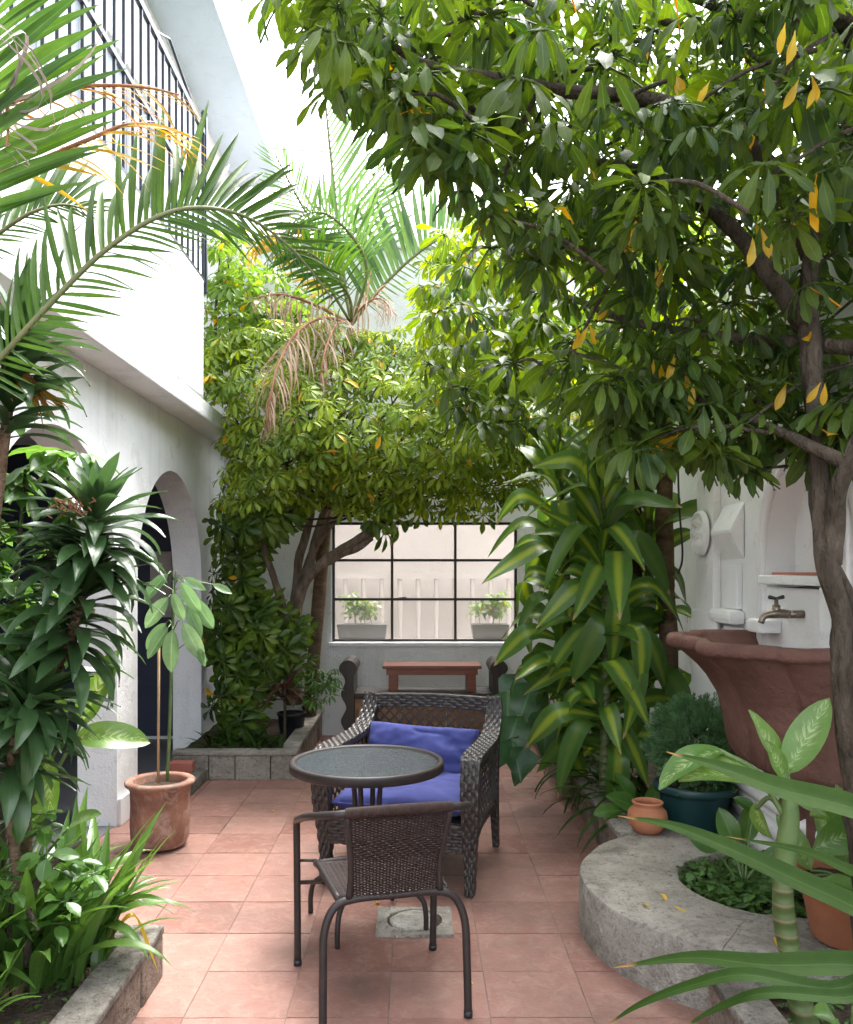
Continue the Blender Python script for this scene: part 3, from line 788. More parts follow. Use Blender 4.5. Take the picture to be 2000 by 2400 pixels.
O('pilaster_base', MB().box((XR-.07, 4.50, .12), (XR-.047, 4.90, 1.28)).mesh('pilaster_base', M_PLASTER2, bevel=.012), fw)
prof = [(XR-.001, 1.84), (XR-.075, 1.70), (XR-.075, 1.685), (XR-.001, 1.55)]
O('bracket', MB().prism(prof, 4.27, 4.56, lambda a, b, d: Vector((a, d, b))).mesh('bracket', M_PLASTER2, bevel=.008), fw)
O('panel_band', MB().box((XR-.03, 4.30, 1.30), (XR-.001, 4.47, 1.528)).mesh('panel_band', M_PLASTER2, bevel=.008), fw)
O('scroll_ledge', MB().box((XR-.085, 4.25, 1.225), (XR-.001, 4.56, 1.30)).mesh('scroll_ledge', M_PLASTER2, bevel=.028), fw)
O('foot_block', MB().box((XR-.03, 4.28, 1.0), (XR-.001, 4.49, 1.21)).mesh('foot_block', M_PLASTER2, bevel=.008), fw)
O('block', MB().box((XR-.10, 3.83, 1.215), (XR-.001, 3.99, 1.275)).mesh('block', M_PLASTER2, bevel=.012), fw)
mb = MB(); ro = Vector((XR-.06, 4.735, 1.70))
vs = []; fs = []; n = 48; rings = [(0, .035), (.02, .04), (.035, .022), (.06, .045), (.08, .04), (.095, .018), (.105, .03), (.118, .028), (.125, 0)]
for rr, h in rings:
    for k in range(n):
        a = 2*math.pi*k/n; pet = .5+.5*math.cos(6*a)
        hh = h * (.55 + .45*pet if .03 < rr < .1 else 1)
        vs.append((ro.x - hh, ro.y + rr*math.cos(a), ro.z + rr*math.sin(a)))
for i in range(len(rings)-1):
    for k in range(n): fs.append((i*n+k, i*n+(k+1) % n, (i+1)*n+(k+1) % n, (i+1)*n+k))
O('rosette', mb.add(vs, fs).mesh('rosette', M_PLASTER2, smooth=True), fw)
for k in range(4):
    O('base_moulding', MB().tube([(XR-.01+.0*k, 3.02, .22+.11*k), (XR-.01, 4.55, .22+.11*k)], .05-.008*k, 12).mesh('base_moulding', M_PLASTER2, smooth=True), fw)
# tap
tap = T('water_tap', 'old brass tap on the white fountain wall', 'tap', (XR, 3.62, 1.31))
O('pipe', MB().tube([(XR+.005, 3.62, 1.312), (XR-.07, 3.62, 1.312)], .017, 12).mesh('pipe', M_BRASS, smooth=True), tap)
O('spout', MB().tube(smooth_path([(XR-.06, 3.62, 1.312), (XR-.12, 3.62, 1.315), (XR-.165, 3.62, 1.305), (XR-.18, 3.62, 1.275)], 4), lerp_list([.018, .02, .014, .013], 13), 10).mesh('spout', M_BRASS, smooth=True), tap)
O('valve', MB().lathe([(.018, 0), (.016, .02), (.009, .025), (.008, .05), (.0, .052)], (XR-.115, 3.62, 1.33), 12).mesh('valve', M_BRASS, smooth=True), tap)
O('handle', MB().tube([(XR-.15, 3.605, 1.385), (XR-.115, 3.62, 1.378), (XR-.08, 3.635, 1.385)], [.009, .006, .009], 8).mesh('handle', M_STEEL, smooth=True), tap)
# side wall further back and nearer
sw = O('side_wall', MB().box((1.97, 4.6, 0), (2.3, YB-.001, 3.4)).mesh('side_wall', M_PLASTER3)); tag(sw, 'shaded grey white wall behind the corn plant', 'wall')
sw = O('side_wall', MB().box((2.25, -1, 0), (2.5, 3.0, 3.2)).mesh('side_wall', M_PLASTER)); tag(sw, 'white wall behind the big schefflera trunk', 'wall')
tag(O('cable', MB().tube(smooth_path([at(1588, 1040, 4.85), at(1592, 1180, 4.85), at(1600, 1300, 4.86), at(1590, 1345, 4.86)], 5), .006, 6).mesh('cable', M_CABLE)), 'thin black cable hanging beside the white pilaster', 'cable')

# basin
BY = 3.64
mb = MB(); na = 60; vs = []; fs = []
sec = []                      # (protrusion, halfwidth, z, lobe amount)
PZ = [.67, .70, .77, .86, .957, 1.04, 1.09, 1.13, 1.155]; PP = [.20, .245, .265, .28, .305, .355, .40, .45, .485]
for z in np.linspace(.67, 1.155, 22):
    p = float(np.interp(z, PZ, PP)); sec.append((p, .385 + .19*(p-.2)/.285*.6, z, .6 + .4*(z-.67)/.485))
sec += [(.515, .508, 1.160, 1), (.528, .52, 1.166, 1), (.532, .524, 1.18, 1), (.530, .522, 1.198, 1), (.518, .512, 1.210, 1), (.47, .468, 1.213, .9), (.455, .455, 1.20, .8), (.42, .42, 1.13, .5), (.1, .1, 1.08, 0)]
na = 96
for p, w, z, lb in sec:
    for k in range(na+1):
        a = math.pi*k/na
        crease = 1 - abs(math.sin(a*3.5 + .4))**.45
        lobe = 1 - .13*lb*crease
        dz = .010*noise.noise(Vector((a*3, z*2, 0))) + .004*noise.noise(Vector((a*14, z*9, 5)))
        jr = 1 + .014*noise.noise(Vector((a*5, z*7, 2)))
        ca = math.cos(a); sa = math.sin(a)
        ca = math.copysign(abs(ca)**.75, ca); sa = sa**.8
        vs.append((XR - p*sa*lobe*jr, BY + w*ca*(1 - .05*lb*crease), z + dz))
for i in range(len(sec)-1):
    for k in range(na): fs.append((i*(na+1)+k, i*(na+1)+k+1, (i+1)*(na+1)+k+1, (i+1)*(na+1)+k))
fs.append(tuple(range(na, -1, -1)))
mb.add(vs, fs)
basin = T('fountain_basin', 'large red brown shell shaped basin on the fountain wall', 'basin', (XR-.2, BY, .47))
O('bowl', mb.mesh('bowl', M_TERRA, smooth=True), basin)
mb = MB(); vs = []; fs = []
for p, z in ((.03, .44), (.07, .45), (.085, .50), (.075, .53), (.11, .56), (.125, .62), (.12, .64), (.13, .66), (.135, .675)):
    for k in range(25):
        a = math.pi*k/24; vs.append((XR-.001 - p*1.1*math.sin(a), BY + p*1.15*math.cos(a), z))
for i in range(8):
    for k in range(24): fs.append((i*25+k, i*25+k+1, (i+1)*25+k+1, (i+1)*25+k))
fs.append(tuple(range(24, -1, -1)))
O('corbel', mb.add(vs, fs).mesh('corbel', M_TERRA, smooth=True), basin)
O('water_pipe', MB().tube([(XR-.05, BY-.2, .2), (XR-.05, BY-.2, .76)], .02, 10).mesh('water_pipe', M_TERRA, smooth=True), basin)

# ----- drain cover in the floor
dr = T('drain_cover', 'square grey concrete drain frame with a chipped round lid', 'drain', (DRAIN[0], DRAIN[1], 0))
mb = MB(); n = 40; vs = []; fs = []; hx, hy, rr = .16, .145, .118
for k in range(n):
    a = 2*math.pi*k/n; ca, sa = math.cos(a), math.sin(a)
    s = 1/max(abs(ca), abs(sa)); rj = rr*(1+.05*noise.noise(Vector((ca*3, sa*3, 2))))
    vs += [(DRAIN[0]+hx*ca*s, DRAIN[1]+hy*sa*s, -.02), (DRAIN[0]+hx*ca*s, DRAIN[1]+hy*sa*s, .012), (DRAIN[0]+rj*ca, DRAIN[1]+rj*sa*.95, .014), (DRAIN[0]+rj*ca*.985, DRAIN[1]+rj*sa*.935, .004)]
for k in range(n):
    k2 = (k+1) % n
    for j in range(3): fs.append((k*4+j, k2*4+j, k2*4+j+1, k*4+j+1))
O('frame', mb.add(vs, fs).mesh('frame', M_CONC), dr)
O('joint', MB().lathe([(.0, .0055), (.121, .0055)], (DRAIN[0], DRAIN[1], 0), 32).mesh('joint', M_SOIL), dr)
prof = [(.0, .0165), (.05, .017), (.092, .0155), (.100, .012), (.102, .004)]
O('lid', MB().lathe(prof, (DRAIN[0], DRAIN[1], .0), 36, .14).mesh('lid', M_CONCL, smooth=True), dr)

# ================================================================= FURNITURE
# ----- steel and resin chair in front
CHM = Matrix.Translation((-.0735, 2.85, 0)) @ Matrix.Rotation(R(14.4), 4, 'Z')
chair = T('patio_chair', 'brown black tube chair with woven resin back, facing the table', 'chair', (-.0735, 2.85, 0))
def W(M, pts): return [M @ Vector(p) for p in pts]
RT = .0135
def hoop_path(pts, n=6): return smooth_path(pts, n)
# rear hoop
hp = hoop_path([(-.245, -.02, 0), (-.243, -.01, .2), (-.238, 0, .32), (-.205, .01, .395), (-.14, .015, .418), (0, .015, .42), (.14, .015, .418), (.205, .01, .395), (.238, 0, .32), (.243, -.01, .2), (.245, -.02, 0)])
O('rear_leg_hoop', MB().tube(W(CHM, hp), RT, 12).mesh('rear_leg_hoop', M_TUBE, smooth=True), chair)
for s in (-1, 1):
    hp = hoop_path([(s*.165, -.062, .722), (s*.21, -.045, .716), (s*.262, .03, .695), (s*.283, .15, .66), (s*.28, .32, .606), (s*.276, .43, .572), (s*.273, .478, .54), (s*.271, .49, .46), (s*.268, .498, .25), (s*.266, .505, 0)], 6)
    O('arm', MB().tube(W(CHM, hp), RT, 12).mesh('arm', M_TUBE, smooth=True), chair)
    O('side_rail', MB().tube(W(CHM, [(s*.268, .497, .315), (s*.2, .40, .345), (s*.17, .3, .395)]), .008, 8).mesh('side_rail', M_TUBE, smooth=True), chair)
    O('seat_tie', MB().tube(W(CHM, [(s*.270, .493, .40), (s*.20, .46, .405)]), .006, 8).mesh('seat_tie', M_TUBE, smooth=True), chair)
    O('foot_cap', MB().tube(W(CHM, [(s*.266, .505, 0), (s*.266, .505, .02)]), .0155, 12).mesh('foot_cap', M_BLACKP, smooth=True), chair)
    O('foot_cap', MB().tube(W(CHM, [(s*.245, -.02, 0), (s*.245, -.018, .02)]), .0155, 12).mesh('foot_cap', M_BLACKP, smooth=True), chair)
    bp = hoop_path([(s*.155, .01, .425), (s*.15, .0, .5), (s*.158, -.025, .6), (s*.172, -.055, .71)], 6)
    O('back_post', MB().tube(W(CHM, bp), .011, 10).mesh('back_post', M_TUBE, smooth=True), chair)
hp = hoop_path([(-.175, -.062, .722), (-.09, -.078, .728), (0, -.083, .73), (.09, -.078, .728), (.175, -.062, .722)], 10)
O('top_rail', MB().tube(W(CHM, hp), .016, 12).mesh('top_rail', M_WEFT, smooth=True), chair)
mb = MB(); hl = W(CHM, hp)
for i in range(len(hl)-1):
    for k in range(2):
        p = hl[i].lerp(hl[i+1], k/2); t = (hl[i+1]-hl[i]).normalized()
        mb.tube([p - t*.0022, p + t*.0022], .0185, 10)
tag(O('wrapping', mb.mesh('wrapping', M_WEFT, smooth=True), chair), kind='stuff')
def back_pt(u, v):           # u -1..1 across, v 0..1 up
    hw = .150 + .022*v
    return Vector((u*hw, .012 - .075*v**1.4 - .022*(1-u*u)*(.3+.7*v), .425 + .295*v))
mb = MB(); NW, NR = 28, 64
for j in range(NW+1):
    u = -1 + 2*j/NW
    mb.tube(W(CHM, [back_pt(u, k/10) for k in range(11)]), .0024, 4, False)
for i in range(NR):
    v = .01 + .98*i/(NR-1)
    mid = abs(v - .56) < .13
    pts = []
    for j in range(NW*2+1):
        u = -1 + j/NW
        amp = .0045 * math.sin(math.pi * (j/2 if not mid else j/4 + i*.25) + (math.pi if i % 2 else 0))
        pts.append(back_pt(u, v) + Vector((0, amp, .0006*math.sin(j*1.3+i))))
    mb.tube(W(CHM, pts), .0021 if not mid else .0027, 4, False)
tag(O('woven_back', mb.mesh('woven_back', M_WEFT, smooth=True), chair), kind='stuff')
# seat
def seat_pt(u, v): 
    hw = .185 + .02*v
    return Vector((u*hw, .03 + .42*v, .415 - .012*(1-u*u)*math.sin(math.pi*v) + (-.018*max(0, v-.85)/.15)))
sp = [seat_pt(-1, k/10) for k in range(11)] + [seat_pt(-1+2*k/10, 1) + Vector((0, .02*(1-(-1+2*k/10)**2), 0)) for k in range(1, 10)] + [seat_pt(1, 1-k/10) for k in range(11)]
O('seat_frame', MB().tube(W(CHM, sp + [sp[0]]), .013, 10).mesh('seat_frame', M_TUBE, smooth=True), chair)
mb = MB()
for i in range(60):
    v = .01+.98*i/59; pts = [seat_pt(-1+2*j/36, v) + Vector((0, 0, .0035*math.sin(math.pi*j/1.5 + (math.pi if i % 2 else 0)))) for j in range(37)]
    mb.tube(W(CHM, pts), .0036, 4, False)
tag(O('woven_seat', mb.mesh('woven_seat', M_WEFT, smooth=True), chair), kind='stuff')

# ----- round glass table
TX, TY, TZ, TR = -.217, 3.665, .690, .328
tb = T('round_table', 'round bistro table with pebbled glass top and dark rim', 'table', (TX, TY, 0))
O('rim', MB().lathe([(TR-.03, TZ-.012), (TR-.028, TZ-.001), (TR-.012, TZ+.004), (TR-.002, TZ-.001), (TR, TZ-.008), (TR, TZ-.034), (TR-.004, TZ-.038), (TR-.026, TZ-.038), (TR-.03, TZ-.03), (TR-.03, TZ-.012)], (TX, TY, 0), 72).mesh('rim', M_TUBE, smooth=True), tb)
O('glass_top', MB().lathe([(.0, TZ-.010), (TR*.5, TZ-.010), (TR-.028, TZ-.010), (TR-.028, TZ-.0055), (TR*.5, TZ-.0055), (0, TZ-.0055)], (TX, TY, 0), 64).mesh('glass_top', M_TGLASS), tb)
for (fx, fy) in ((-.319, 3.41), (.033, 3.56), (-.117, 3.92), (-.469, 3.77)):
    d = Vector((fx-TX, fy-TY, 0)); u = d.normalized(); c0 = Vector((TX, TY, 0))
    pts = [c0+u*.15+Vector((0, 0, TZ-.04)), c0+u*.085+Vector((0, 0, TZ-.055)), c0+u*.062+Vector((0, 0, TZ-.12)), c0+u*.055+Vector((0, 0, .4)), c0+u*.065+Vector((0, 0, .27)), c0+u*.12+Vector((0, 0, .185)), c0+u*.21+Vector((0, 0, .165)), c0+u*.258+Vector((0, 0, .13)), c0+d+Vector((0, 0, .07)), c0+d]
    O('leg', MB().tube(smooth_path(pts, 6), .011, 10).mesh('leg', M_TUBE, smooth=True), tb)
O('column_ring', MB().lathe([(.05, 0), (.058, .0), (.058, .02), (.05, .02), (.05, 0)], (TX, TY, .36), 24).mesh('column_ring', M_TUBE), tb)
O('brace', MB().box((TX-.17, TY-.012, TZ-.05), (TX+.17, TY+.012, TZ-.0385)).mesh('brace', M_TUBE), tb)
O('brace', MB().box((TX-.012, TY-.17, TZ-.0502), (TX+.012, TY+.17, TZ-.0387)).mesh('brace', M_TUBE), tb)

# ----- wicker armchair
AM = Matrix.Translation((-.107, 4.03, 0)) @ Matrix.Rotation(R(-14.5), 4, 'Z')
ac = T('wicker_armchair', 'dark woven wicker armchair with lattice back and sides', 'armchair', (-.107, 4.03, 0))
def band(path, widths, thick, side):
    """strap of rectangular section along a path; side = width direction"""
    mb = MB(); vs = []; fs = []; n = len(path)
    for i, p in enumerate(path):
        t = (path[min(i+1, n-1)]-path[max(i-1, 0)]).normalized(); s = Vector(side); nn = s.cross(t).normalized(); w = widths[i]/2; h = thick/2
        for a, b in ((-1, -1), (1, -1), (1, 1), (-1, 1)): vs.append(p + s*(a*w) + nn*(b*h))
    for i in range(n-1):
        for k in range(4): fs.append((i*4+k, i*4+(k+1) % 4, (i+1)*4+(k+1) % 4, (i+1)*4+k))
    fs += [(3, 2, 1, 0), tuple((n-1)*4+k for k in range(4))]
    return mb.add(vs, fs)
def weave(mb, path, widths, thick, side, strands, dash, both=True, M=None):
    """over-under strand pieces lying on the faces of a band"""
    n = len(path); L = [0]
    for i in range(1, n): L.append(L[-1] + (path[i]-path[i-1]).length)
    nd = max(2, int(L[-1]/dash)); s = Vector(side)
    def ev(x):
        x = max(0, min(L[-1], x)); i = max(k for k in range(n) if L[k] <= x + 1e-9); i = min(i, n-2)
        f = (x-L[i])/max(1e-6, L[i+1]-L[i]); t = (path[i+1]-path[i]).normalized()
        return path[i].lerp(path[i+1], f), t, widths[i]*(1-f)+widths[i+1]*f
    for sd in ((1, -1) if both else (1,)):
        for q in range(strands):
            for k in range(nd):
                if (k+q) % 2: continue
                x0, x1 = k*L[-1]/nd, (k+1.35)*L[-1]/nd
                vs = []; 
                for e in range(4):
                    p, t, w = ev(x0+(x1-x0)*e/3); nn = s.cross(t).normalized()*sd
                    c = (q+.5)/strands*2-1; cw = w/strands*.46
                    lift = thick/2 + (.0012 if e in (0, 3) else .0055)
                    for a in (-1, 1): vs.append(p + s*(c*w/2 + a*cw) + nn*lift)
                    vs.append(p + s*(c*w/2) + nn*(lift+.0015))
                fs = []
                for e in range(3):
                    b = e*3; fs += [(b, b+2, b+5, b+3), (b+2, b+1, b+4, b+5)]
                mb.add(vs if M is None else [M @ v for v in vs], fs)
def lattice(mb, fn, w, h, sp, sw=.0065, th=.003):
    """diagonal strips over the rectangle 0..w, 0..h mapped by fn(x, y, z)"""
    for sgn, zo in ((1, th), (-1, -th)):
        k = -h
        while k < w + h:
            pts = []
            x0, y0, x1, y1 = (k, 0, k+h, h) if sgn > 0 else (k, h, k+h, 0)
            a = max(0, (0-x0)/h); b = min(1, (w-x0)/h)
            if b > a + .01:
                vs = []; N = 5; o = sw*.7
                for e in range(N+1):
                    t = a+(b-a)*e/N; x = x0+h*t; y = y0+(y1-y0)*t
                    for (dx, dy, dz) in ((-o, o*sgn, -th*.6), (o, -o*sgn, -th*.6), (o, -o*sgn, th*.6), (-o, o*sgn, th*.6)):
                        vs.append(fn(x+dx, min(max(y+dy, 0), h), zo+dz))
                fs = []
                for e in range(N):
                    for q in range(4): fs.append((e*4+q, e*4+(q+1) % 4, (e+1)*4+(q+1) % 4, (e+1)*4+q))
                mb.add(vs, fs)
            k += sp
HW = .36
for s in (-1, 1):
    arm = smooth_path([(s*HW, .0, .60), (s*HW, .03, .622), (s*HW, .12, .625), (s*HW, .40, .622), (s*HW*.99, .56, .635), (s*HW*.98, .66, .68), (s*HW*.97, .72, .75), (s*HW*.96, .745, .812)], 5)
    wd = lerp_list([.09, .10, .10, .095, .095, .09, .085, .08], len(arm))
    o = O('arm', band(W(AM, arm), wd, .035, AM.to_3x3() @ Vector((1, 0, 0))).mesh('arm', M_WICK, bevel=.008), ac)
    mb = MB(); weave(mb, arm, wd, .037, (1, 0, 0), 6, .030, True, AM)
    tag(O('strands', mb.mesh('strands', M_WICKS), o), kind='stuff')
    post = smooth_path([(s*HW, .02, .61), (s*HW, -.012, .52), (s*HW*1.0, -.008, .40), (s*HW*.985, .018, .27), (s*HW*.98, .03, .14), (s*HW*.98, .02, 0)], 5)
    wd = lerp_list([.09, .088, .082, .07, .052, .042], len(post))
    o = O('front_leg', band(W(AM, post), wd, .055, AM.to_3x3() @ Vector((1, 0, 0))).mesh('front_leg', M_WICK, bevel=.008), ac)
    mb = MB(); weave(mb, post, wd, .057, (1, 0, 0), 5, .030, True, AM)
    tag(O('strands', mb.mesh('strands', M_WICKS), o), kind='stuff')
    rl = smooth_path([(s*HW*.97, .75, .80), (s*HW*.96, .735, .6), (s*HW*.96, .72, .4), (s*HW*.97, .73, .2), (s*HW*.98, .755, 0)], 4)
    O('rear_leg', band(W(AM, rl), lerp_list([.06, .06, .055, .045, .035], len(rl)), .045, AM.to_3x3() @ Vector((1, 0, 0))).mesh('rear_leg', M_WICK, bevel=.007), ac)
    lr = smooth_path([(s*HW, .02, .17), (s*HW, .09, .235), (s*HW, .22, .272), (s*HW, .40, .275), (s*HW, .58, .262), (s*HW*.98, .68, .22), (s*HW*.97, .72, .18)], 4)
    O('side_rail', band(W(AM, lr), [.03]*len(lr), .035, AM.to_3x3() @ Vector((1, 0, 0))).mesh('side_rail', M_WICK, bevel=.006), ac)
    mb = MB(); lattice(mb, lambda x, y, z: AM @ Vector((s*HW + z, .03 + x, .272 + y)), .68, .345, .062)
    tag(O('side_lattice', mb.mesh('side_lattice', M_WICKS), ac), kind='stuff')
yb = .735
tr = [Vector((-HW*.94 + 2*HW*.94*k/12, yb + .012*math.sin(math.pi*k/12), .772 + .008*math.sin(math.pi*k/12))) for k in range(13)]
zz = AM.to_3x3() @ Vector((0, 0, 1))
o = O('top_rail', band(W(AM, tr), [.075]*13, .04, zz).mesh('top_rail', M_WICK, bevel=.008), ac)
mb = MB(); weave(mb, tr, [.075]*13, .042, (0, 0, 1), 5, .034, True, AM)
tag(O('strands', mb.mesh('strands', M_WICKS), o), kind='stuff')
mb = MB(); lattice(mb, lambda x, y, z: AM @ Vector((-.335+x, yb+.0+z+.01, .40+y)), .67, .34, .058)
tag(O('back_lattice', mb.mesh('back_lattice', M_WICKS), ac), kind='stuff')
O('seat_base', MB().box((-.335, .03, .29), (.335, .71, .325), AM).mesh('seat_base', M_WICK, bevel=.006), ac)
ap = [Vector((-.325 + .65*k/12, .0, .262 - .0*math.sin(math.pi*k/12))) for k in range(13)]
o = O('front_apron', band(W(AM, ap), [.125]*13, .03, zz).mesh('front_apron', M_WICK, bevel=.006), ac)
mb = MB(); weave(mb, ap, [.125]*13, .032, (0, 0, 1), 8, .034, True, AM)
tag(O('strands', mb.mesh('strands', M_WICKS), o), kind='stuff')
O('stretcher', MB().tube(W(AM, [(-.34, .74, .25), (.34, .74, .25)]), .014, 8).mesh('stretcher', M_WICK, smooth=True), ac)

def cushion(name, label, M, w, d, h, seed, wr=.012):
    mb = MB(); N = 54; vs = []; fs = []
    def pt(i, j, top):
        u = -1 + 2*i/N; v = -1 + 2*j/N
        e = max(0, 1 - abs(u)**6) ** .45 * max(0, 1 - abs(v)**6) ** .45
        pinch = 1 - .05*(abs(u)**2*(1-abs(v))) - .05*(abs(v)**2*(1-abs(u)))
        x = u*w/2*pinch; y = v*d/2*pinch
        q = Vector((x*5+seed, y*5, seed)); 
        fold = noise.noise(Vector((x*4+seed, y*15+noise.noise(Vector((x*5, y*5, 2)))*2, seed)))*wr - (1-abs(noise.noise(Vector((x*3.5-y*4, y*6+x*2.5, seed+4)))))**7*wr*.8 + noise.noise(Vector((x*26, y*26, seed)))*wr*.3
        z = e*h/2 + fold*(.3 + .7*e)
        return Vector((x, y, z if top else -e*h/2*.9))
    for top in (1, 0):
        o = len(vs)
        for j in range(N+1):
            for i in range(N+1): vs.append(M @ pt(i, j, top))
        for j in range(N):
            for i in range(N):
                q = (o+j*(N+1)+i, o+j*(N+1)+i+1, o+(j+1)*(N+1)+i+1, o+(j+1)*(N+1)+i); fs.append(q if top else q[::-1])
    me = mb.add(vs, fs).mesh(name, M_FAB, smooth=True)
    bm = bmesh.new(); bm.from_mesh(me); bmesh.ops.remove_doubles(bm, verts=bm.verts, dist=.0008); bm.to_mesh(me); bm.free()
    o = O(name, me); tag(o, label, 'cushion')
    rim = [(i, 0) for i in range(0, N, 2)] + [(N, j) for j in range(0, N, 2)] + [(i, N) for i in range(N, 0, -2)] + [(0, j) for j in range(N, -1, -2)]
    O('piping', MB().tube([M @ Vector((pt(i, j, 0).x, pt(i, j, 0).y, 0)) for i, j in rim], .0035, 6).mesh('piping', M_FAB, smooth=True), o)
    return o
cushion('seat_cushion', 'violet blue seat cushion lying flat in the wicker armchair', AM @ Matrix.Translation((0, .345, .385)), .65, .66, .13, 3.1, .010)
cushion('back_cushion', 'violet blue back cushion leaning against the lattice back', AM @ Matrix.Translation((-.03, .585, .525)) @ Matrix.Rotation(R(2), 4, 'Y') @ Matrix.Rotation(R(66), 4, 'X'), .61, .29, .15, 8.7, .022)

# ----- dark wooden bench with red-brown table on it
BNY0, BNY1 = 7.12, 7.55
bench = T('wooden_bench', 'dark wooden bench with wavy end boards below the window', 'bench', (.05, 7.3, 0))
def wavy(sgn, x_in):
    out = []
    N = 40
    for k in range(N+1):
        z = .0 + .66*k/N
        out.append((x_in + sgn*(.085 + .022*math.sin(z*2*math.pi/.225 + 1.0) + .02*max(0, (z-.5)/.16)), z))
    r = .075; c = (x_in + sgn*.05, .675)
    for k in range(0, 13):
        a = math.pi*k/12
        out.append((c[0] + sgn*r*math.cos(a), c[1] + r*math.sin(a)))
    out.append((x_in, .62)); out.append((x_in, 0)); return out
for sgn, xi in ((-1, -.53), (1, .62)):
    O('end_board', MB().prism(wavy(sgn, xi), BNY0, BNY1, lambda a, b, d: Vector((a, d, b))).mesh('end_board', M_WOODD), bench)
for k in range(3):
    y0 = BNY0+.02+k*.137; O('seat_plank', MB().box((-.528, y0, .44), (.618, y0+.131, .475)).mesh('seat_plank', M_WOODD, bevel=.004), bench)
for k in range(3):
    x0 = -.528+k*.3822; O('front_panel', MB().box((x0+.003, BNY0+.03, .10), (x0+.379, BNY0+.055, .425)).mesh('front_panel', M_WOODO, bevel=.006), bench)
O('front_rail', MB().box((-.528, BNY0+.015, .426), (.618, BNY0+.05, .4395)).mesh('front_rail', M_WOODD), bench)
st = T('small_table', 'small red brown wooden table standing on the dark bench', 'table', (.1, 7.3, .476))
tx0, tx1, ty0, ty1 = -.295, .53, 7.17, 7.50
for k in range(3):
    w = (ty1-ty0)/3; O('top_plank', MB().box((tx0, ty0+k*w+.001, .672), (tx1, ty0+(k+1)*w-.001, .70)).mesh('top_plank', M_WOODR, bevel=.004), st)
O('apron', MB().box((tx0+.03, ty0+.02, .62), (tx1-.03, ty0+.045, .671)).mesh('apron', M_WOODR, bevel=.003), st)
for x in (tx0+.05, tx1-.12):
    for y in (ty0+.03, ty1-.1): O('leg', MB().box((x, y, .476), (x+.075, y+.07, .6715 if y > 7.3 else .6195)).mesh('leg', M_WOODR, bevel=.004), st)

# ----- pots
def pot(name, label, cat, prof, c, mat, soilz=None, soilr=None, wob=0.01):
    t = T(name, label, cat, c)
    O('body', MB().lathe(prof, c, 48, wob).mesh('body', mat, smooth=True), t)
    if soilz is not None:
        mb = MB(); n = 28; vs = [(c[0], c[1], c[2]+soilz)]; fs = []
        for rr in (.5, 1.0):
            for k in range(n):
                a = 2*math.pi*k/n; vs.append((c[0]+soilr*rr*math.cos(a), c[1]+soilr*rr*math.sin(a), c[2]+soilz+.008*noise.noise(Vector((k*.7, rr*3, c[0])))))
        for k in range(n):
            k2 = (k+1) % n; fs += [(0, 1+k, 1+k2), (1+k, 1+n+k, 1+n+k2, 1+k2)]
        O('potting_soil', mb.add(vs, fs).mesh('potting_soil', M_SOIL, smooth=True), t)
    return t
PC = (-1.40, 4.68, .002)
pot('clay_pot', 'large stained clay pot beside the white pillar', 'pot', [(.0, 0), (.11, 0), (.135, .012), (.153, .05), (.158, .12), (.155, .22), (.158, .305), (.166, .325), (.184, .338), (.186, .352), (.176, .362), (.15, .362), (.142, .35), (.14, .30)], PC, M_POT, .315, .142)
GC = (1.40, 4.36, .12)
pot('green_pot', 'dark green plastic pot holding the round bush', 'pot', [(.0, 0), (.13, 0), (.14, .01), (.175, .25), (.178, .262), (.20, .266), (.205, .275), (.205, .30), (.198, .308), (.186, .306), (.18, .29), (.175, .25)], GC, M_GREENPOT, .27, .178, 0)
SCp = (1.115, 4.185, .226)
pot('clay_jar', 'small round empty clay jar on the concrete seat', 'pot', [(.0, .0), (.05, 0), (.066, .008), (.088, .04), (.097, .075), (.09, .105), (.07, .125), (.066, .132), (.074, .142), (.076, .148), (.068, .152), (.06, .146), (.056, .13), (.075, .10), (.08, .06), (.05, .02), (0, .015)], SCp, M_CLAY)
OC = (1.50, 2.97, .228)
pot('orange_pot', 'orange clay flower pot on the seat near the thick trunk', 'pot', [(.0, 0), (.125, 0), (.135, .008), (.165, .16), (.169, .165), (.188, .168), (.192, .175), (.196, .215), (.19, .222), (.18, .22), (.175, .20), (.17, .16)], OC, M_CLAY, .185, .172, 0)
BP = (-1.02, 6.95, .15)
pot('nursery_pot', 'black plastic nursery pot in the planter below the umbrella tree', 'pot', [(.0, 0), (.085, 0), (.09, .01), (.11, .18), (.118, .182), (.118, .20), (.108, .20), (.104, .17)], BP, M_BLACKP, .18, .105, 0)

# ================================================================= PLANTS
UP = Vector((0, 0, 1))

# ----- umbrella tree by the end wall
ut = T('umbrella_tree', 'spreading umbrella tree with star shaped leaf clusters by the end wall', 'tree', (-1.02, 7.1, .15))
mb = MB()
def limb(pxs, rads, sides=10, wob=.35, n=6):
    path = smooth_path([at(*p) for p in pxs], n); mb.tube(path, lerp_list(rads, len(path)), sides, True, wob); return path
base = (690, 1650, 7.05)
limb([base, (688, 1520, 7.05), (700, 1400, 7.0), (745, 1330, 6.9), (830, 1270, 6.8), (900, 1225, 6.7), (960, 1170, 6.6), (1050, 1120, 6.5)], [.075, .06, .048, .040, .036, .032, .026, .015])
limb([(690, 1560, 7.08), (690, 1440, 7.1), (720, 1340, 7.1), (760, 1200, 7.1), (800, 1080, 7.0), (860, 960, 6.9)], [.05, .042, .038, .034, .028, .015])
limb([(695, 1420, 7.05), (730, 1300, 7.2), (775, 1230, 7.2), (820, 1190, 7.1), (880, 1120, 7.0), (960, 1010, 7.0)], [.036, .032, .028, .026, .022, .012])
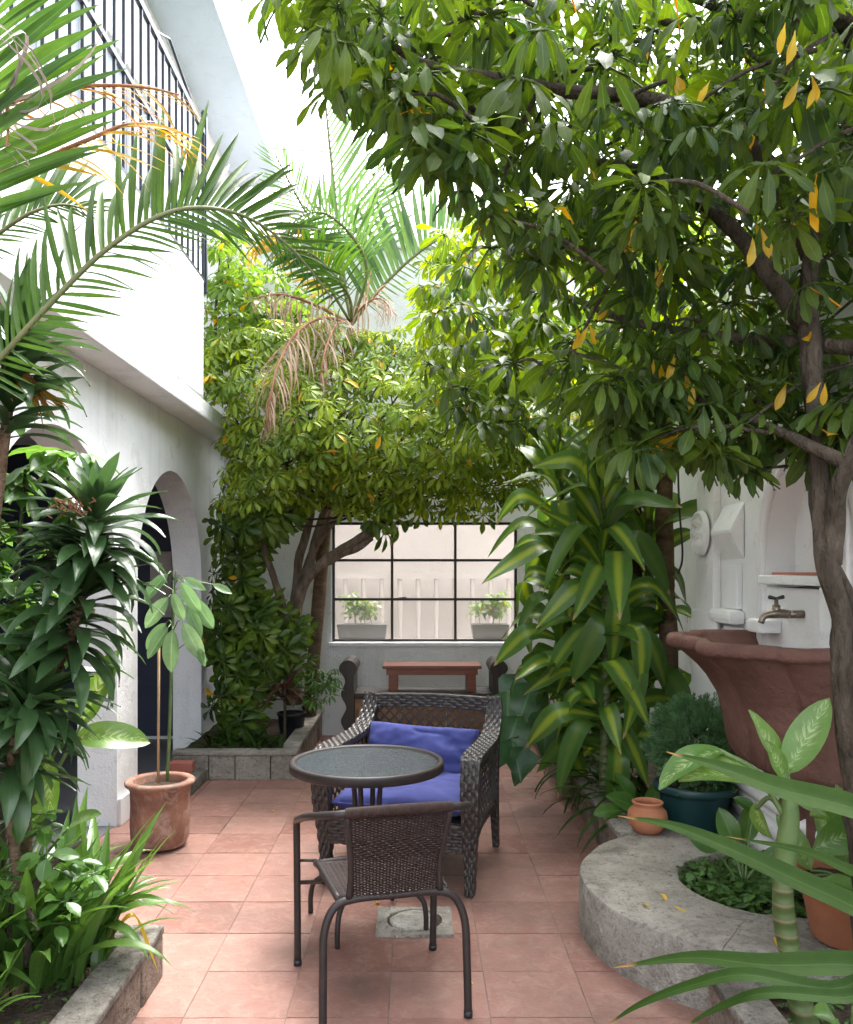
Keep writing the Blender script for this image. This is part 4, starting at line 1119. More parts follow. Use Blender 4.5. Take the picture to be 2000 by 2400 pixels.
limb([(690, 1440, 7.1), (700, 1320, 7.15), (730, 1180, 7.1), (690, 1040, 6.9), (620, 950, 6.8)], [.042, .038, .034, .025, .012])
limb([(690, 1500, 7.05), (650, 1380, 6.9), (610, 1260, 6.8), (570, 1150, 6.7)], [.04, .03, .025, .012])
limb([(745, 1330, 6.9), (800, 1300, 6.82), (840, 1285, 6.75), (872, 1262, 6.7)], [.03, .028, .026, .022])
O('trunk', mb.mesh('trunk', M_BARKL, smooth=True), ut)
var = leaf_variants('leaf', L_UMB, 6, palmate(8, .150, .050, .12, .38, .55, .09, jit=.06))
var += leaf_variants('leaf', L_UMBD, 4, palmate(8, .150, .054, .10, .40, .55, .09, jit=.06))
poly = [(455, 880), (500, 800), (600, 745), (700, 755), (820, 770), (900, 770), (1000, 745), (1130, 740), (1260, 820), (1340, 900), (1350, 1040), (1240, 1170), (1100, 1225), (960, 1205), (905, 1250), (840, 1200), (760, 1180), (680, 1220), (610, 1290), (590, 1390), (670, 1440), (715, 1480), (690, 1570), (600, 1640), (600, 1720), (540, 1760), (480, 1730), (480, 1560), (500, 1400), (500, 1250), (520, 1100), (530, 990)]
placed = []
while len(placed) < 1950:
    x, y = random.uniform(450, 1360), random.uniform(700, 1770)
    if not in_poly(x, y, poly): continue
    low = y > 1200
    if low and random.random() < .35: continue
    ed = edge_dist(x, y, poly)/FPX*6.6
    th = min(1.0, .18 + ed*1.5)
    if y > 1240: th = min(th, .35)
    u = random.random()**.5
    d = 6.72 + (.25 if y > 1240 else 0) - th*(2*u-1)
    d = min(d, 7.66)
    p = at(x, y, d)
    if p.x < XW+.10 and p.z < 2.75: continue
    if .55 < p.z < 1.35 and p.x > -.75: continue
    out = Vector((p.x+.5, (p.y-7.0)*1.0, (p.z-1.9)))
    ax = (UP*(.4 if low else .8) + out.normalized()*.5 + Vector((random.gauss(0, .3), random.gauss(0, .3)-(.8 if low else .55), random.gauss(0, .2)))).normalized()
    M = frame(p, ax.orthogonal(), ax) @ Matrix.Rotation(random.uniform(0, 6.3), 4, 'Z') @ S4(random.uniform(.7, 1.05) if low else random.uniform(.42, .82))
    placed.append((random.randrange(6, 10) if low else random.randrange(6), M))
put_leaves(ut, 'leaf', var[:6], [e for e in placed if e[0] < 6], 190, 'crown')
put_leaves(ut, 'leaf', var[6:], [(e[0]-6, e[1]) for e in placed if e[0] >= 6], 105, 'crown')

# twigs inside the crown
mb = MB()
for k in range(70):
    vi, M = random.choice(placed); p = M.translation; q = at(random.uniform(650, 1000), random.uniform(1050, 1200), 6.95)
    if p.z < 1.6: continue
    mb.tube(smooth_path([q, q.lerp(p, .5)+Vector((0, 0, -.1)), p], 3), [.012, .011, .01, .009, .007, .006, .004], 5, False)
tag(O('twigs', mb.mesh('twigs', M_BARK, smooth=True), ut), kind='stuff')

# ----- vine on the far corner left, and pale shrub above the end wall
def leafy_mass(name, label, cat, basep, poly, drange, count, var, mat, limit=150, tilt=.6, sc=(.7, 1.1), stems=None, group=None):
    t = T(name, label, cat, basep, group); placed = []
    xs = [p[0] for p in poly]; ys = [p[1] for p in poly]
    while len(placed) < count:
        x, y = random.uniform(min(xs), max(xs)), random.uniform(min(ys), max(ys))
        if not in_poly(x, y, poly): continue
        p = at(x, y, random.uniform(*drange))
        placed.append((random.randrange(len(var)), Matrix.Translation(p) @ rot_rand(tilt) @ S4(random.uniform(*sc))))
    put_leaves(t, 'leaf', var, placed, limit, 'foliage')
    if stems:
        for st_ in stems:
            path = smooth_path([at(*p) for p in st_], 5); O('stem', MB().tube(path, lerp_list([.018, .014, .006], len(path)), 6).mesh('stem', M_BARK, smooth=True), t)
    return t
vv = leaf_variants('leaf', L_VINE, 4, palmate(6, .12, .045, -.1, .7, .5, .07))
leafy_mass('climbing_shrub', 'bright green climbing shrub hanging beside the balcony end', 'shrub', (-1.55, 7.0, 2.75), [(490, 560), (510, 500), (560, 530), (600, 620), (620, 760), (580, 880), (480, 850), (470, 740), (490, 640)], (6.7, 7.6), 170, vv, L_VINE, 120, stems=[[(545, 880, 7.3), (540, 760, 7.3), (535, 600, 7.2)], [(520, 880, 7.2), (505, 760, 7.1), (520, 560, 7.0)]])
leafy_mass('climbing_shrub', 'yellow green shrub growing high against the end wall', 'shrub', (-.9, 7.6, 3.0), [(590, 640), (640, 615), (720, 660), (790, 750), (790, 800), (590, 800)], (6.9, 7.7), 110, vv, L_VINE, 140, stems=[[(690, 860, 7.4), (680, 760, 7.5), (660, 660, 7.6)]])

# ----- schefflera tree on the right
bt = T('schefflera_tree', 'large leafy schefflera tree with bent grey trunk overhanging the courtyard', 'tree', (1.47, 2.66, .12))
mb = MB()
limb([(2060, 2320, 2.66), (2035, 2100, 2.66), (2010, 1900, 2.66), (1988, 1720, 2.66), (1975, 1580, 2.66), (1972, 1450, 2.66), (1945, 1360, 2.66), (1935, 1300, 2.67), (1925, 1180, 2.7), (1912, 1000, 2.75), (1900, 800, 2.8), (1900, 600, 2.9), (1960, 420, 3.0), (2010, 200, 3.1)], [.06, .045, .034, .031, .030, .030, .033, .038, .029, .028, .030, .028, .024, .016], 14, .55)
limb([(2095, 2330, 2.72), (2060, 2000, 2.72), (2035, 1700, 2.72), (2010, 1500, 2.72), (1985, 1400, 2.69), (1948, 1330, 2.67)], [.055, .042, .030, .026, .028, .026], 12, .5)
limb([(1944, 1320, 2.67), (1956, 1230, 2.64), (1964, 1150, 2.62), (1990, 1080, 2.6), (2040, 960, 2.6), (2050, 700, 2.7), (2000, 400, 2.8)], [.036, .030, .028, .027, .027, .026, .016], 12, .4)
limb([(1985, 1085, 2.6), (1900, 1045, 2.65), (1840, 1016, 2.75), (1750, 980, 2.85), (1657, 943, 3.0), (1520, 897, 3.2), (1429, 856, 3.4), (1330, 820, 3.6)], [.024, .017, .016, .015, .014, .012, .010, .006])
limb([(2040, 820, 2.7), (1900, 806, 2.85), (1794, 797, 3.0), (1611, 778, 3.2), (1447, 742, 3.5), (1340, 700, 3.8), (1230, 680, 4.1)], [.026, .022, .02, .018, .016, .013, .008])
limb([(1885, 760, 2.8), (1800, 640, 2.9), (1700, 520, 3.0), (1560, 420, 3.2), (1400, 380, 3.4), (1250, 380, 3.6)], [.034, .03, .026, .022, .018, .01])
limb([(1900, 600, 2.9), (1820, 420, 2.9), (1700, 300, 2.9), (1500, 230, 2.85), (1300, 210, 2.8), (1182, 188, 2.75), (990, 148, 2.7), (874, 72, 2.6), (820, 40, 2.6)], [.034, .03, .028, .024, .02, .017, .014, .01, .006])
limb([(2010, 200, 3.1), (1980, 52, 3.0), (1860, 44, 2.9), (1740, 36, 2.8), (1560, -40, 2.7), (1300, -120, 2.6)], [.03, .026, .024, .022, .018, .01])
mb.tube(smooth_path([at(2040, 700, 2.7), Vector((1.5, 2.2, 2.9)), Vector((1.45, 1.5, 3.4)), Vector((1.3, .8, 3.6))], 6), lerp_list([.028, .024, .018, .008], 19), 8, True, .3)
limb([(1960, 420, 3.0), (1860, 240, 3.2), (1780, 140, 3.3), (1600, 60, 3.4), (1400, 40, 3.5)], [.026, .024, .02, .014, .008])
O('trunk', mb.mesh('trunk', M_BARK, smooth=True), bt)
vb = leaf_variants('leaf', L_BIG, 7, palmate(9, .165, .047, .05, .75, .7, .14, wave=.08, seg=6, jit=.18))
vb2 = leaf_variants('leaf', L_BIG, 5, palmate(8, .145, .040, .3, 1.0, .7, .12, wave=.12, seg=6, jit=.2))
poly = [(640, -60), (660, 100), (720, 190), (800, 215), (880, 250), (960, 300), (1000, 340), (1060, 430), (1110, 520), (1180, 560), (1060, 620), (1010, 700), (990, 800), (1010, 900), (1080, 1000), (1200, 1010), (1300, 980), (1400, 1020), (1480, 1060), (1560, 1050), (1660, 1070), (1760, 1110), (1860, 1080), (2000, 1040), (2300, 1000), (2500, 500), (2500, -600), (900, -500)]
placed = []; tries = 0
while len(placed) < 1000 and tries < 90000:
    tries += 1
    x, y = random.uniform(620, 2500), random.uniform(-600, 1120)
    if not in_poly(x, y, poly): continue
    if (x > 2060 or y < -60) and random.random() < .68: continue
    ed = edge_dist(x, y, poly)
    f = random.random()
    # near drooping layer at the top, farther and smaller leaves lower left
    near = 2.35 if y < 520 else 2.7 + max(0, (1500-x))/1000
    if x < 1050 and y > 400: near = 3.9
    if x < 1300 and y > 620: near = max(near, 3.6)
    far = min(5.6, near + .35 + min(1.25, ed/200.0))
    d = near + (far-near)*f**.85
    p = at(x, y, d)
    if p.z < 1.75 or p.z > 5.2: continue
    if p.y > 6.0: continue
    if x > 1640 and y > 1040 and random.random() < .65: continue
    ax = (UP + Vector((random.gauss(0, .33), random.gauss(0, .33), 0))).normalized()
    M = frame(p, ax.orthogonal(), ax) @ Matrix.Rotation(random.uniform(0, 6.3), 4, 'Z') @ S4(random.uniform(.6, 1.15))
    placed.append((random.randrange(12), M))
for k in range(90):  # unseen crown leaves overhead, added to shade the strap leaves in the near bed
    p = Vector((random.uniform(.65, 2.7), random.uniform(.5, 2.25), random.uniform(3.05, 4.4)))
    if pxof(p)[1] > -90 and pxof(p)[0] < 2080: continue
    ax = (UP + Vector((random.gauss(0, .33), random.gauss(0, .33), 0))).normalized()
    placed.append((random.randrange(12), frame(p, ax.orthogonal(), ax) @ Matrix.Rotation(random.uniform(0, 6.3), 4, 'Z')))
put_leaves(bt, 'leaf', vb+vb2, placed, 295, 'crown')
# paler and smaller leaves of the far side of the crown
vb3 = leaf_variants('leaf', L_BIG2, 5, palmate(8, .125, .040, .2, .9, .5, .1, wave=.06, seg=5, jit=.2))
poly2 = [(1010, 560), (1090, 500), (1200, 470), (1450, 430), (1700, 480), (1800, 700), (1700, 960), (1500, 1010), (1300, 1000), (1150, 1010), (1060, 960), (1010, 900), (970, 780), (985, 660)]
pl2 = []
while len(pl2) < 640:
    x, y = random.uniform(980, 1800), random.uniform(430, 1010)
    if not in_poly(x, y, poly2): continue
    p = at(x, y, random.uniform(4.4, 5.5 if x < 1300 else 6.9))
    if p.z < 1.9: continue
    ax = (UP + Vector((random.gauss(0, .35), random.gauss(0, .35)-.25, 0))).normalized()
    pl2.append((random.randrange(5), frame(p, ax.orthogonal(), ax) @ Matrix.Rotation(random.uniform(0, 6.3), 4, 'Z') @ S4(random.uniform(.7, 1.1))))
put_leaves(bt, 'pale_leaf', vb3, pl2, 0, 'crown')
mb = MB()
for k in range(110):
    vi, M = random.choice(placed); p = M.translation; q = p + Vector((random.uniform(.1, .5), random.uniform(-.2, .2), random.uniform(-.1, .35)))
    mb.tube(smooth_path([q, q.lerp(p, .5)+Vector((0, 0, .04)), p], 3), [.008, .008, .007, .007, .006, .005, .004], 5, False)
tag(O('twigs', mb.mesh('twigs', M_BARK, smooth=True), bt), kind='stuff')
# yellowed leaves hanging among the green
yv = leaf_variants('yellowed_leaf', L_YEL, 4, lambda mb_, i: add_leaf(mb_, .15, .05, 6, P_obov, 0, .5, .35, .08, None, 3, random.uniform(-.5, .5)))
for (x, y, d, nlf) in ((1360, 780, 3.0, 3), (1560, 655, 2.9, 1), (1590, 880, 2.9, 3), (1630, 915, 2.9, 1), (1540, 860, 3.0, 2), (1780, 590, 2.5, 2), (1895, 225, 2.3, 3), (1645, 235, 2.5, 1), (1845, 950, 2.75, 1), (1210, 500, 3.4, 1), (1760, 560, 2.6, 1), (1850, 100, 2.35, 2), (1430, 720, 3.2, 1), (1930, 950, 2.6, 2)):
    for k in range(nlf):
        p = at(x + random.uniform(-25, 25), y - 40 + random.uniform(-15, 25), d)
        dr = Vector((random.uniform(-.6, .5), random.uniform(-.3, .3), -1))
        O('yellowed_leaf', random.choice(yv)[0], bt, frame(p, dr, Vector((random.uniform(-.5, .5), -1, .3))) @ S4(random.uniform(.4, .65)))

# ----- corn plant
ct = T('corn_plant', 'tall corn plant with broad drooping yellow striped leaves', 'plant', (1.08, 5.05, .12))
def cornfn(mb_, i):
    add_leaf(mb_, [.62, .70, .58, .52, .72, .66, .60][i], [.145, .14, .155, .13, .15, .155, .14][i], 16, P_corn, .0, [1.6, 2.0, 2.3, .9, 1.85, 2.1, 1.4][i], [.1, .2, .12, .25, .1, .15, .2][i], .025, None, 5, [.3, -.4, .2, -.1, .5, -.25, -.6][i], 1.0, [.2, -.25, .1, 0, -.15, .3, -.1][i], [(.2, .5), (.3, .6), (.15, .45), (.3, .9), (.35, .6), (.25, .5), (.2, .7)][i])
cv = leaf_variants('leaf', L_CORN, 7, cornfn)
placed = []
def corn_stem(px, d, zb, zt, n, lean, amin=None):
    b = Vector(((px-VPX)/FPX*d, d, zb)); tpt = Vector((b.x+lean[0], b.y+lean[1], zt))
    path = smooth_path([Vector((b.x, b.y, .1)), b.lerp(tpt, .4)+Vector((.02, 0, 0)), tpt], 6)
    O('stem', MB().tube(path, lerp_list([.032, .028, .02], len(path)), 10, True, .2).mesh('stem', M_RINGED, smooth=True), ct)
    for k in range(n):
        f = k/(n-1); p = b.lerp(tpt, f); a = k*2.39996 + random.uniform(-.2, .2)
        pit = (.32 + .9*f**2 + random.uniform(-.25, .25))
        dr = Vector((math.cos(a)*math.cos(pit), math.sin(a)*math.cos(pit), math.sin(pit)))
        vi = random.randrange(7) if f < .85 else 3
        placed.append((vi, frame(p, dr, UP + Vector((random.gauss(0, .25), -1.1*abs(math.cos(a)), 0))) @ S4(random.uniform(.85, 1.12) * (1 if f < .9 else .8))))
corn_stem(1415, 5.05, .44, 2.12, 106, (-.02, -.05))
corn_stem(1330, 5.3, .7, 2.2, 52, (-.06, 0))
corn_stem(1505, 5.35, .8, 2.2, 40, (.06, .05))
put_leaves(ct, 'leaf', cv, placed, 299)
# bare canes behind
cane = T('bare_cane', 'thick brown cane trunk rising bare behind the corn plant', 'plant', (1.5, 5.25, .12))
path = smooth_path([at(1585, 1790, 5.28), at(1572, 1600, 5.28), at(1560, 1350, 5.28), at(1558, 1150, 5.28), at(1556, 950, 5.3), at(1540, 700, 5.4)], 6)
O('trunk', MB().tube(path, lerp_list([.062, .056, .052, .05, .047, .04], len(path)), 14, True, .25).mesh('trunk', M_BARKB, smooth=True), cane)
placed = []
for k in range(46):
    a = k*2.4; f = k/45; pit = .1 + 1.0*f*f + random.uniform(-.2, .2); p = path[-1] + Vector((0, 0, -.35+.4*f))
    placed.append((random.randrange(5), frame(p, Vector((math.cos(a)*math.cos(pit), math.sin(a)*math.cos(pit), math.sin(pit))), UP) @ S4(random.uniform(.9, 1.2))))
put_leaves(cane, 'leaf', cv, placed, 60)
cane2 = T('bare_cane', 'slimmer dark cane stem between the corn plant and thick cane', 'plant', (1.38, 5.5, .12))
path = smooth_path([at(1500, 1790, 5.5), at(1492, 1500, 5.5), at(1490, 1200, 5.5), at(1480, 950, 5.5)], 6)
O('trunk', MB().tube(path, lerp_list([.045, .04, .036, .032], len(path)), 12, True, .25).mesh('trunk', M_BARKB, smooth=True), cane2)

# ----- heart leaved plant and long grassy leaves below the corn plant
ht = T('heart_leaf_plant', 'dark heart shaped leaves low beside the armchair', 'plant', (.96, 6.0, .12))
hv = leaf_variants('leaf', L_ALO, 3, lambda m_, i: add_leaf(m_, .32, .23, 8, P_heart, 0, .5, .2, .03, None, 5))
for (x, y, d, s) in ((1215, 1580, 5.9, 1.0), (1190, 1620, 5.8, .9), (1250, 1600, 5.6, 1.1), (1215, 1680, 5.5, 1.1), (1280, 1660, 5.5, 1.0), (1200, 1730, 5.4, .9), (1320, 1640, 5.6, 1.0), (1260, 1540, 6.2, .9), (1235, 1750, 5.35, .8)):
    p = at(x, y, d); dr = Vector((random.uniform(-.4, .2), -.4, random.uniform(-.9, -.4)))
    O('leaf', random.choice(hv)[0], ht, frame(p, dr, Vector((random.uniform(-.4, .4), -.8, .7))) @ S4(s))
    O('petiole', MB().tube(smooth_path([Vector((1.16, 5.9, .12)), (Vector((1.1, 5.9, .2)).lerp(p, .6)+Vector((.05, .05, .1))), p], 4), .006, 5).mesh('petiole', M_STEM), ht)
gt = T('grassy_clump', 'long thin dark leaves spilling over the curb under the corn plant', 'plant', (1.15, 5.6, .12))
gv = leaf_variants('leaf', L_STRAPD, 4, lambda m_, i: add_leaf(m_, .5, .032, 9, P_strap, 0, [1.6, 2.0, 2.3, 1.2][i], .3, .02))
placed = []
for k in range(95):
    b = Vector((random.uniform(1.08, 1.4), random.uniform(4.6, 6.6), .13)); a = random.uniform(math.pi*.55, math.pi*1.6); pit = random.uniform(.6, 1.3)
    placed.append((random.randrange(4), frame(b, Vector((math.cos(a)*math.cos(pit), math.sin(a)*math.cos(pit), math.sin(pit))), UP) @ S4(random.uniform(.8, 1.3))))
put_leaves(gt, 'leaf', gv, placed, 100)

# ----- round cypress bush in the green pot
cy = T('round_bush', 'feathery blue green round bush in the dark green pot', 'bush', (GC[0], GC[1], GC[2]+.27))
def sprig(m_, i):
    for k in range(9):
        t = k/8
        for s in (-1, 1):
            M = Matrix.Translation((0, .055*t, 0)) @ Matrix.Rotation(s*(.8-.3*t), 4, 'Z') @ Matrix.Rotation(random.uniform(-.5, .6), 4, 'X')
            add_leaf(m_, .028*(1.1-.5*t), .0055, 2, P_lance, 0, .3, .2, 0, M)
sv = leaf_variants('foliage', L_CYP, 4, sprig)
placed = []
cc = Vector((GC[0]-.01, GC[1], GC[2]+.49))
while len(placed) < 1500:
    v = Vector((random.gauss(0, 1), random.gauss(0, 1), random.gauss(0, 1))).normalized(); 
    if v.z < -.75: continue
    rr = .225*(.78+.22*noise.noise(v*2.3)+.06*random.random())*random.uniform(.72, 1.06)
    p = cc + Vector((v.x*rr*1.0, v.y*rr, v.z*rr*1.1))
    dr = (v + UP*.6 + Vector((random.gauss(0, .4), random.gauss(0, .4), random.gauss(0, .3))))
    placed.append((random.randrange(4), frame(p, dr, Vector((random.gauss(0, 1), random.gauss(0, 1), random.gauss(0, 1)))) @ S4(random.uniform(.7, 1.15))))
put_leaves(cy, 'sprig', sv, placed, 0, 'foliage')
mb = MB()
for k in range(14):
    v = Vector((random.gauss(0, .5), random.gauss(0, .5), 1)).normalized()
    mb.tube([Vector((GC[0], GC[1], GC[2]+.26)), cc + v*.05 - UP*.05, cc + v*.17], [.006, .004, .002], 5, False)
O('branches', mb.mesh('branches', M_BARK), cy)

# ----- ground cover and small leafy plants
def cover(name, label, pts_fn, count, var, limit=0, sc=(.6, 1.2), cat='plant', lift=(.01, .05)):
    first = None; placed = []
    for k in range(count):
        p = pts_fn(); p = Vector(p) + UP*random.uniform(*lift)
        placed.append((random.randrange(len(var)), Matrix.Translation(p) @ rot_rand(.45) @ S4(random.uniform(*sc))))
    c = sum((m.translation for _, m in placed), Vector())/len(placed); c.z = placed[0][1].translation.z-.03
    t = T(name, label, cat, c); put_leaves(t, 'leaf', var, placed, limit, 'foliage'); return t
gc = leaf_variants('leaf', L_COVER, 4, palmate(4, .045, .034, -.2, .35, .3, .03, P_oval, .04, 4))
def ring_pt():
    while True:
        a, r_ = random.uniform(0, 6.3), RI*math.sqrt(random.random())*.97
        x, y = CX+r_*math.cos(a), CY+r_*math.sin(a)*.95
        if x < XR-.03: return (x, y, .17)
cover('ground_cover', 'low green weeds filling the bed inside the round seat', ring_pt, 260, gc, 90, lift=(.0, .07))
cover('ground_cover', 'small bright weeds growing along the curb by the clay jar', lambda: (random.uniform(1.11, 1.35), random.uniform(4.25, 4.75), .13), 120, gc, 60)
cover('ground_cover', 'tiny green weeds on the soil inside the green pot', lambda: (GC[0]+random.uniform(-.15, .15), GC[1]-random.uniform(.02, .16), GC[2]+.265), 60, gc, 30, (.3, .5))
cover('ground_cover', 'scattered seedlings on the bare soil by the thick stem', lambda: (random.uniform(1.1, 1.4), random.uniform(2.35, 2.8), .12), 60, gc, 40, (.3, .7), lift=(0, .02))
cover('ground_cover', 'sparse small weeds on the soil near the strap leaved clump', lambda: (random.uniform(-1.4, -1.08), random.uniform(1.9, 3.0), .135), 60, gc, 40, (.3, .7), lift=(0, .02))

# arrowhead plant in ring
def stalk_plant(name, label, base, leaves, var, stemmat=M_STEM, sr=.005, lname='leaf'):
    t = T(name, label, 'plant', base); b = Vector(base)
    for (p, dr, up, s) in leaves:
        p = Vector(p)
        O(lname, random.choice(var)[0], t, frame(p, dr, up) @ S4(s))
        O('petiole', MB().tube(smooth_path([b + Vector((random.uniform(-.02, .02), random.uniform(-.02, .02), 0)), b.lerp(p, .55)+Vector((0, 0, .25*(p-b).length*.3)), p], 4), sr, 6).mesh('petiole', stemmat, smooth=True), t)
    return t
av = leaf_variants('leaf', L_SHRUB, 3, lambda m_, i: add_leaf(m_, .20, .115, 8, P_oval, 0, .5, .25, .04, None, 5))
stalk_plant('broad_leaf_plant', 'young plant with veined broad leaves inside the round seat', (1.33, 3.55, .17), [
    (at(1725, 1985, 3.6), (-.35, .0, .9), (-.2, -1, .3), .85), (at(1745, 1975, 3.65), (.25, 0, .9), (.1, -1, .3), .85), (at(1680, 1995, 3.55), (-.8, 0, .6), (-.1, -1, .4), .7), (at(1770, 1900, 3.6), (-.5, 0, .4), (0, -.8, .6), .5),
    (at(1790, 2010, 3.5), (.4, -.3, .4), (0, -.6, .8), .5)], av)
stalk_plant('peace_lily', 'small glossy leafy plant between the corn plant and clay jar', (1.25, 4.55, .12), [
    (at(1500, 1900, 4.5), (-.7, -.2, .5), (.2, -.7, .7), 1.0), (at(1480, 1890, 4.6), (-.3, -.2, .8), (.2, -.9, .3), 1.0), (at(1460, 1900, 4.5), (-.9, -.2, .1), (0, -.6, .8), .8), (at(1520, 1900, 4.6), (.3, -.2, .8), (0, -.9, .3), .9)], av)

# ----- dieffenbachia on the right with thick ringed stem
dv = leaf_variants('leaf', L_DIEFF, 4, lambda m_, i: add_leaf(m_, .30, .125, 10, P_oval, 0, [.35, .7, 1.1, .2][i], .32, .025, None, 5, [.1, -.2, .1, 0][i]))
dt = T('dieffenbachia', 'dieffenbachia with thick ringed stem and cream flecked leaves', 'plant', (1.15, 2.62, .12))
stem = smooth_path([at(1905, 2440, 2.62), at(1880, 2370, 2.63), at(1858, 2260, 2.65), at(1838, 2150, 2.66), at(1835, 2050, 2.66)], 6)
O('stem', MB().tube(stem, lerp_list([.045, .036, .033, .033, .031], len(stem)), 16, True, .12).mesh('stem', M_RINGED, smooth=True), dt)
stem = smooth_path([at(1835, 2060, 2.66), at(1845, 1980, 2.66), at(1852, 1900, 2.66), at(1842, 1820, 2.66)], 6)
O('stem', MB().tube(stem, lerp_list([.032, .033, .027, .012], len(stem)), 14, True, .1).mesh('stem', M_STEM, smooth=True), dt)
for (x, y, d, tx, ty, td, up, s, vi) in (
        (1842, 1815, 2.66, 1935, 1645, 2.66, (-.6, -1, .35), .92, 3), (1835, 1815, 2.66, 1782, 1690, 2.7, (.6, -.9, .3), .72, 3),
        (1842, 1830, 2.64, 1800, 1730, 2.6, (.4, -1, .1), .5, 3), (1820, 1850, 2.66, 1700, 1760, 2.62, (-.3, -.35, .9), 1.05, 2), (1700, 1760, 2.7, 1610, 1760, 2.66, (-.3, -.4, .9), .85, 2),
        (1860, 1880, 2.66, 1930, 1870, 2.72, (.3, -.8, .7), .95, 2), (1770, 1880, 2.75, 1790, 1990, 2.75, (-.8, -.6, .2), .5, 1)):
    p, q = at(x, y, d), at(tx, ty, td)
    O('leaf', dv[vi][0], dt, frame(p, q-p, up) @ S4(s))
    O('petiole', MB().tube(smooth_path([at(1848, 1930, 2.66), at(1845, 1860, 2.66).lerp(p, .5), p + (q-p).normalized()*.02], 4), .008, 8).mesh('petiole', M_STEM, smooth=True), dt)
# plant in the orange pot
stalk_plant('potted_plant', 'mixed leafy plant growing in the orange clay pot', (OC[0], OC[1], OC[2]+.19), [
    (at(1905, 1990, 2.9), (.35, -.1, .2), (-.4, -1, .3), 1.15), (at(1960, 1840, 2.95), (.2, -.2, -.9), (-.3, -1, .2), 1.3), (at(1880, 2060, 2.85), (-.6, -.3, .2), (0, -.5, .9), .6),
    (at(1930, 2060, 2.85), (.3, -.5, .1), (0, -.5, .9), .7), (at(1980, 2040, 2.85), (.6, -.2, .3), (0, -.7, .7), .8), (at(1900, 2040, 3.0), (-.3, .2, .7), (0, -.8, .5), .7), (at(1950, 2020, 3.05), (.1, .4, .8), (0, -.9, .2), .8)], dv[:2]+av[:1])

# ----- strap leaves sweeping in from the right
rt = T('crinum_lily', 'large dark strap leaves arching out of the bed by the short curb', 'plant', (1.32, 1.72, .12))
def path_leaf(name, ctrl, width, mat, parent, cols=5, up=(0, -.3, 1), fold=.3, prof=P_strap, n=7):
    path = smooth_path([Vector(c) for c in ctrl], n); N = len(path); mb_ = MB(); vs = []; uv = []; fs = []
    for i, p in enumerate(path):
        t = (path[min(i+1, N-1)]-path[max(i-1, 0)]).normalized(); s = t.cross(Vector(up)); s.normalize(); nn = s.cross(t); w = width/2*prof(i/(N-1))
        for c in (-1, -.5, 0, .5, 1):
            vs.append(p + s*(c*w*math.cos(fold)) + nn*(abs(c)*w*math.sin(fold))); uv.append((.5+c*.5, i/(N-1)))
    for i in range(N-1):
        for j in range(4): fs.append((i*5+j, i*5+j+1, (i+1)*5+j+1, (i+1)*5+j))
    return O(name, mb_.add(vs, fs, uv).mesh(name, mat, smooth=True), parent)
cb = Vector((1.32, 1.72, .16))
L_STRAPB = L_STRAPD
for ctrl, w, up in (
        ([cb, at(2150, 1960, 1.72), at(2000, 1895, 1.76), at(1830, 1850, 1.82), at(1690, 1800, 1.88), at(1562, 1762, 1.95)], .062, (-.2, -.75, .8)),
        ([cb, at(2180, 2220, 1.70), at(2000, 2125, 1.74), at(1860, 2060, 1.79), at(1700, 1985, 1.86), at(1570, 1935, 1.93), at(1448, 1912, 2.0)], .052, (-.2, -.75, .8)),
        ([cb, at(2200, 2290, 1.66), at(2000, 2262, 1.68), at(1800, 2262, 1.72), at(1620, 2245, 1.80), at(1437, 2268, 1.88)], .052, (0, -.75, .75)),
        ([cb, at(2200, 2300, 1.62), at(1950, 2318, 1.64), at(1750, 2285, 1.68), at(1620, 2310, 1.74), at(1500, 2355, 1.80), at(1420, 2405, 1.84)], .030, (0, -.7, .8)),
        ([cb, at(2200, 2330, 1.58), at(1980, 2338, 1.60), at(1800, 2328, 1.64), at(1690, 2360, 1.70), at(1590, 2415, 1.74)], .028, (0, -.7, .8)),
        ([cb, at(2150, 2100, 1.85), at(2000, 2045, 1.95), at(1880, 1995, 2.05), at(1700, 1960, 2.15)], .036, (0, -.7, .8)),
        ([cb, at(2250, 1900, 1.6), at(2200, 1700, 1.6), at(2150, 1600, 1.65)], .065, (-.6, -.6, .4)),
        ([cb, at(2350, 2000, 1.6), at(2450, 1800, 1.6), at(2500, 1750, 1.6)], .065, (-.6, -.6, .4))):
    path_leaf('leaf', ctrl, w, L_STRAPB, rt, up=up)
O('bulb', MB().lathe([(.0, 0), (.05, .0), (.065, .04), (.05, .1), (.0, .14)], (1.32, 1.72, .10), 16).mesh('bulb', M_STEM, smooth=True), rt)
# low broad blue-green leaf at the frame corner
stalk_plant('seedling', 'small blue green leafy seedling at the base of the thick stem', (1.22, 2.42, .12), [(at(2000, 2360, 2.4), (.2, -.2, .5), (-.4, -.8, .4), .6), (at(1960, 2390, 2.4), (-.3, -.3, .3), (0, -.6, .8), .6)], av)

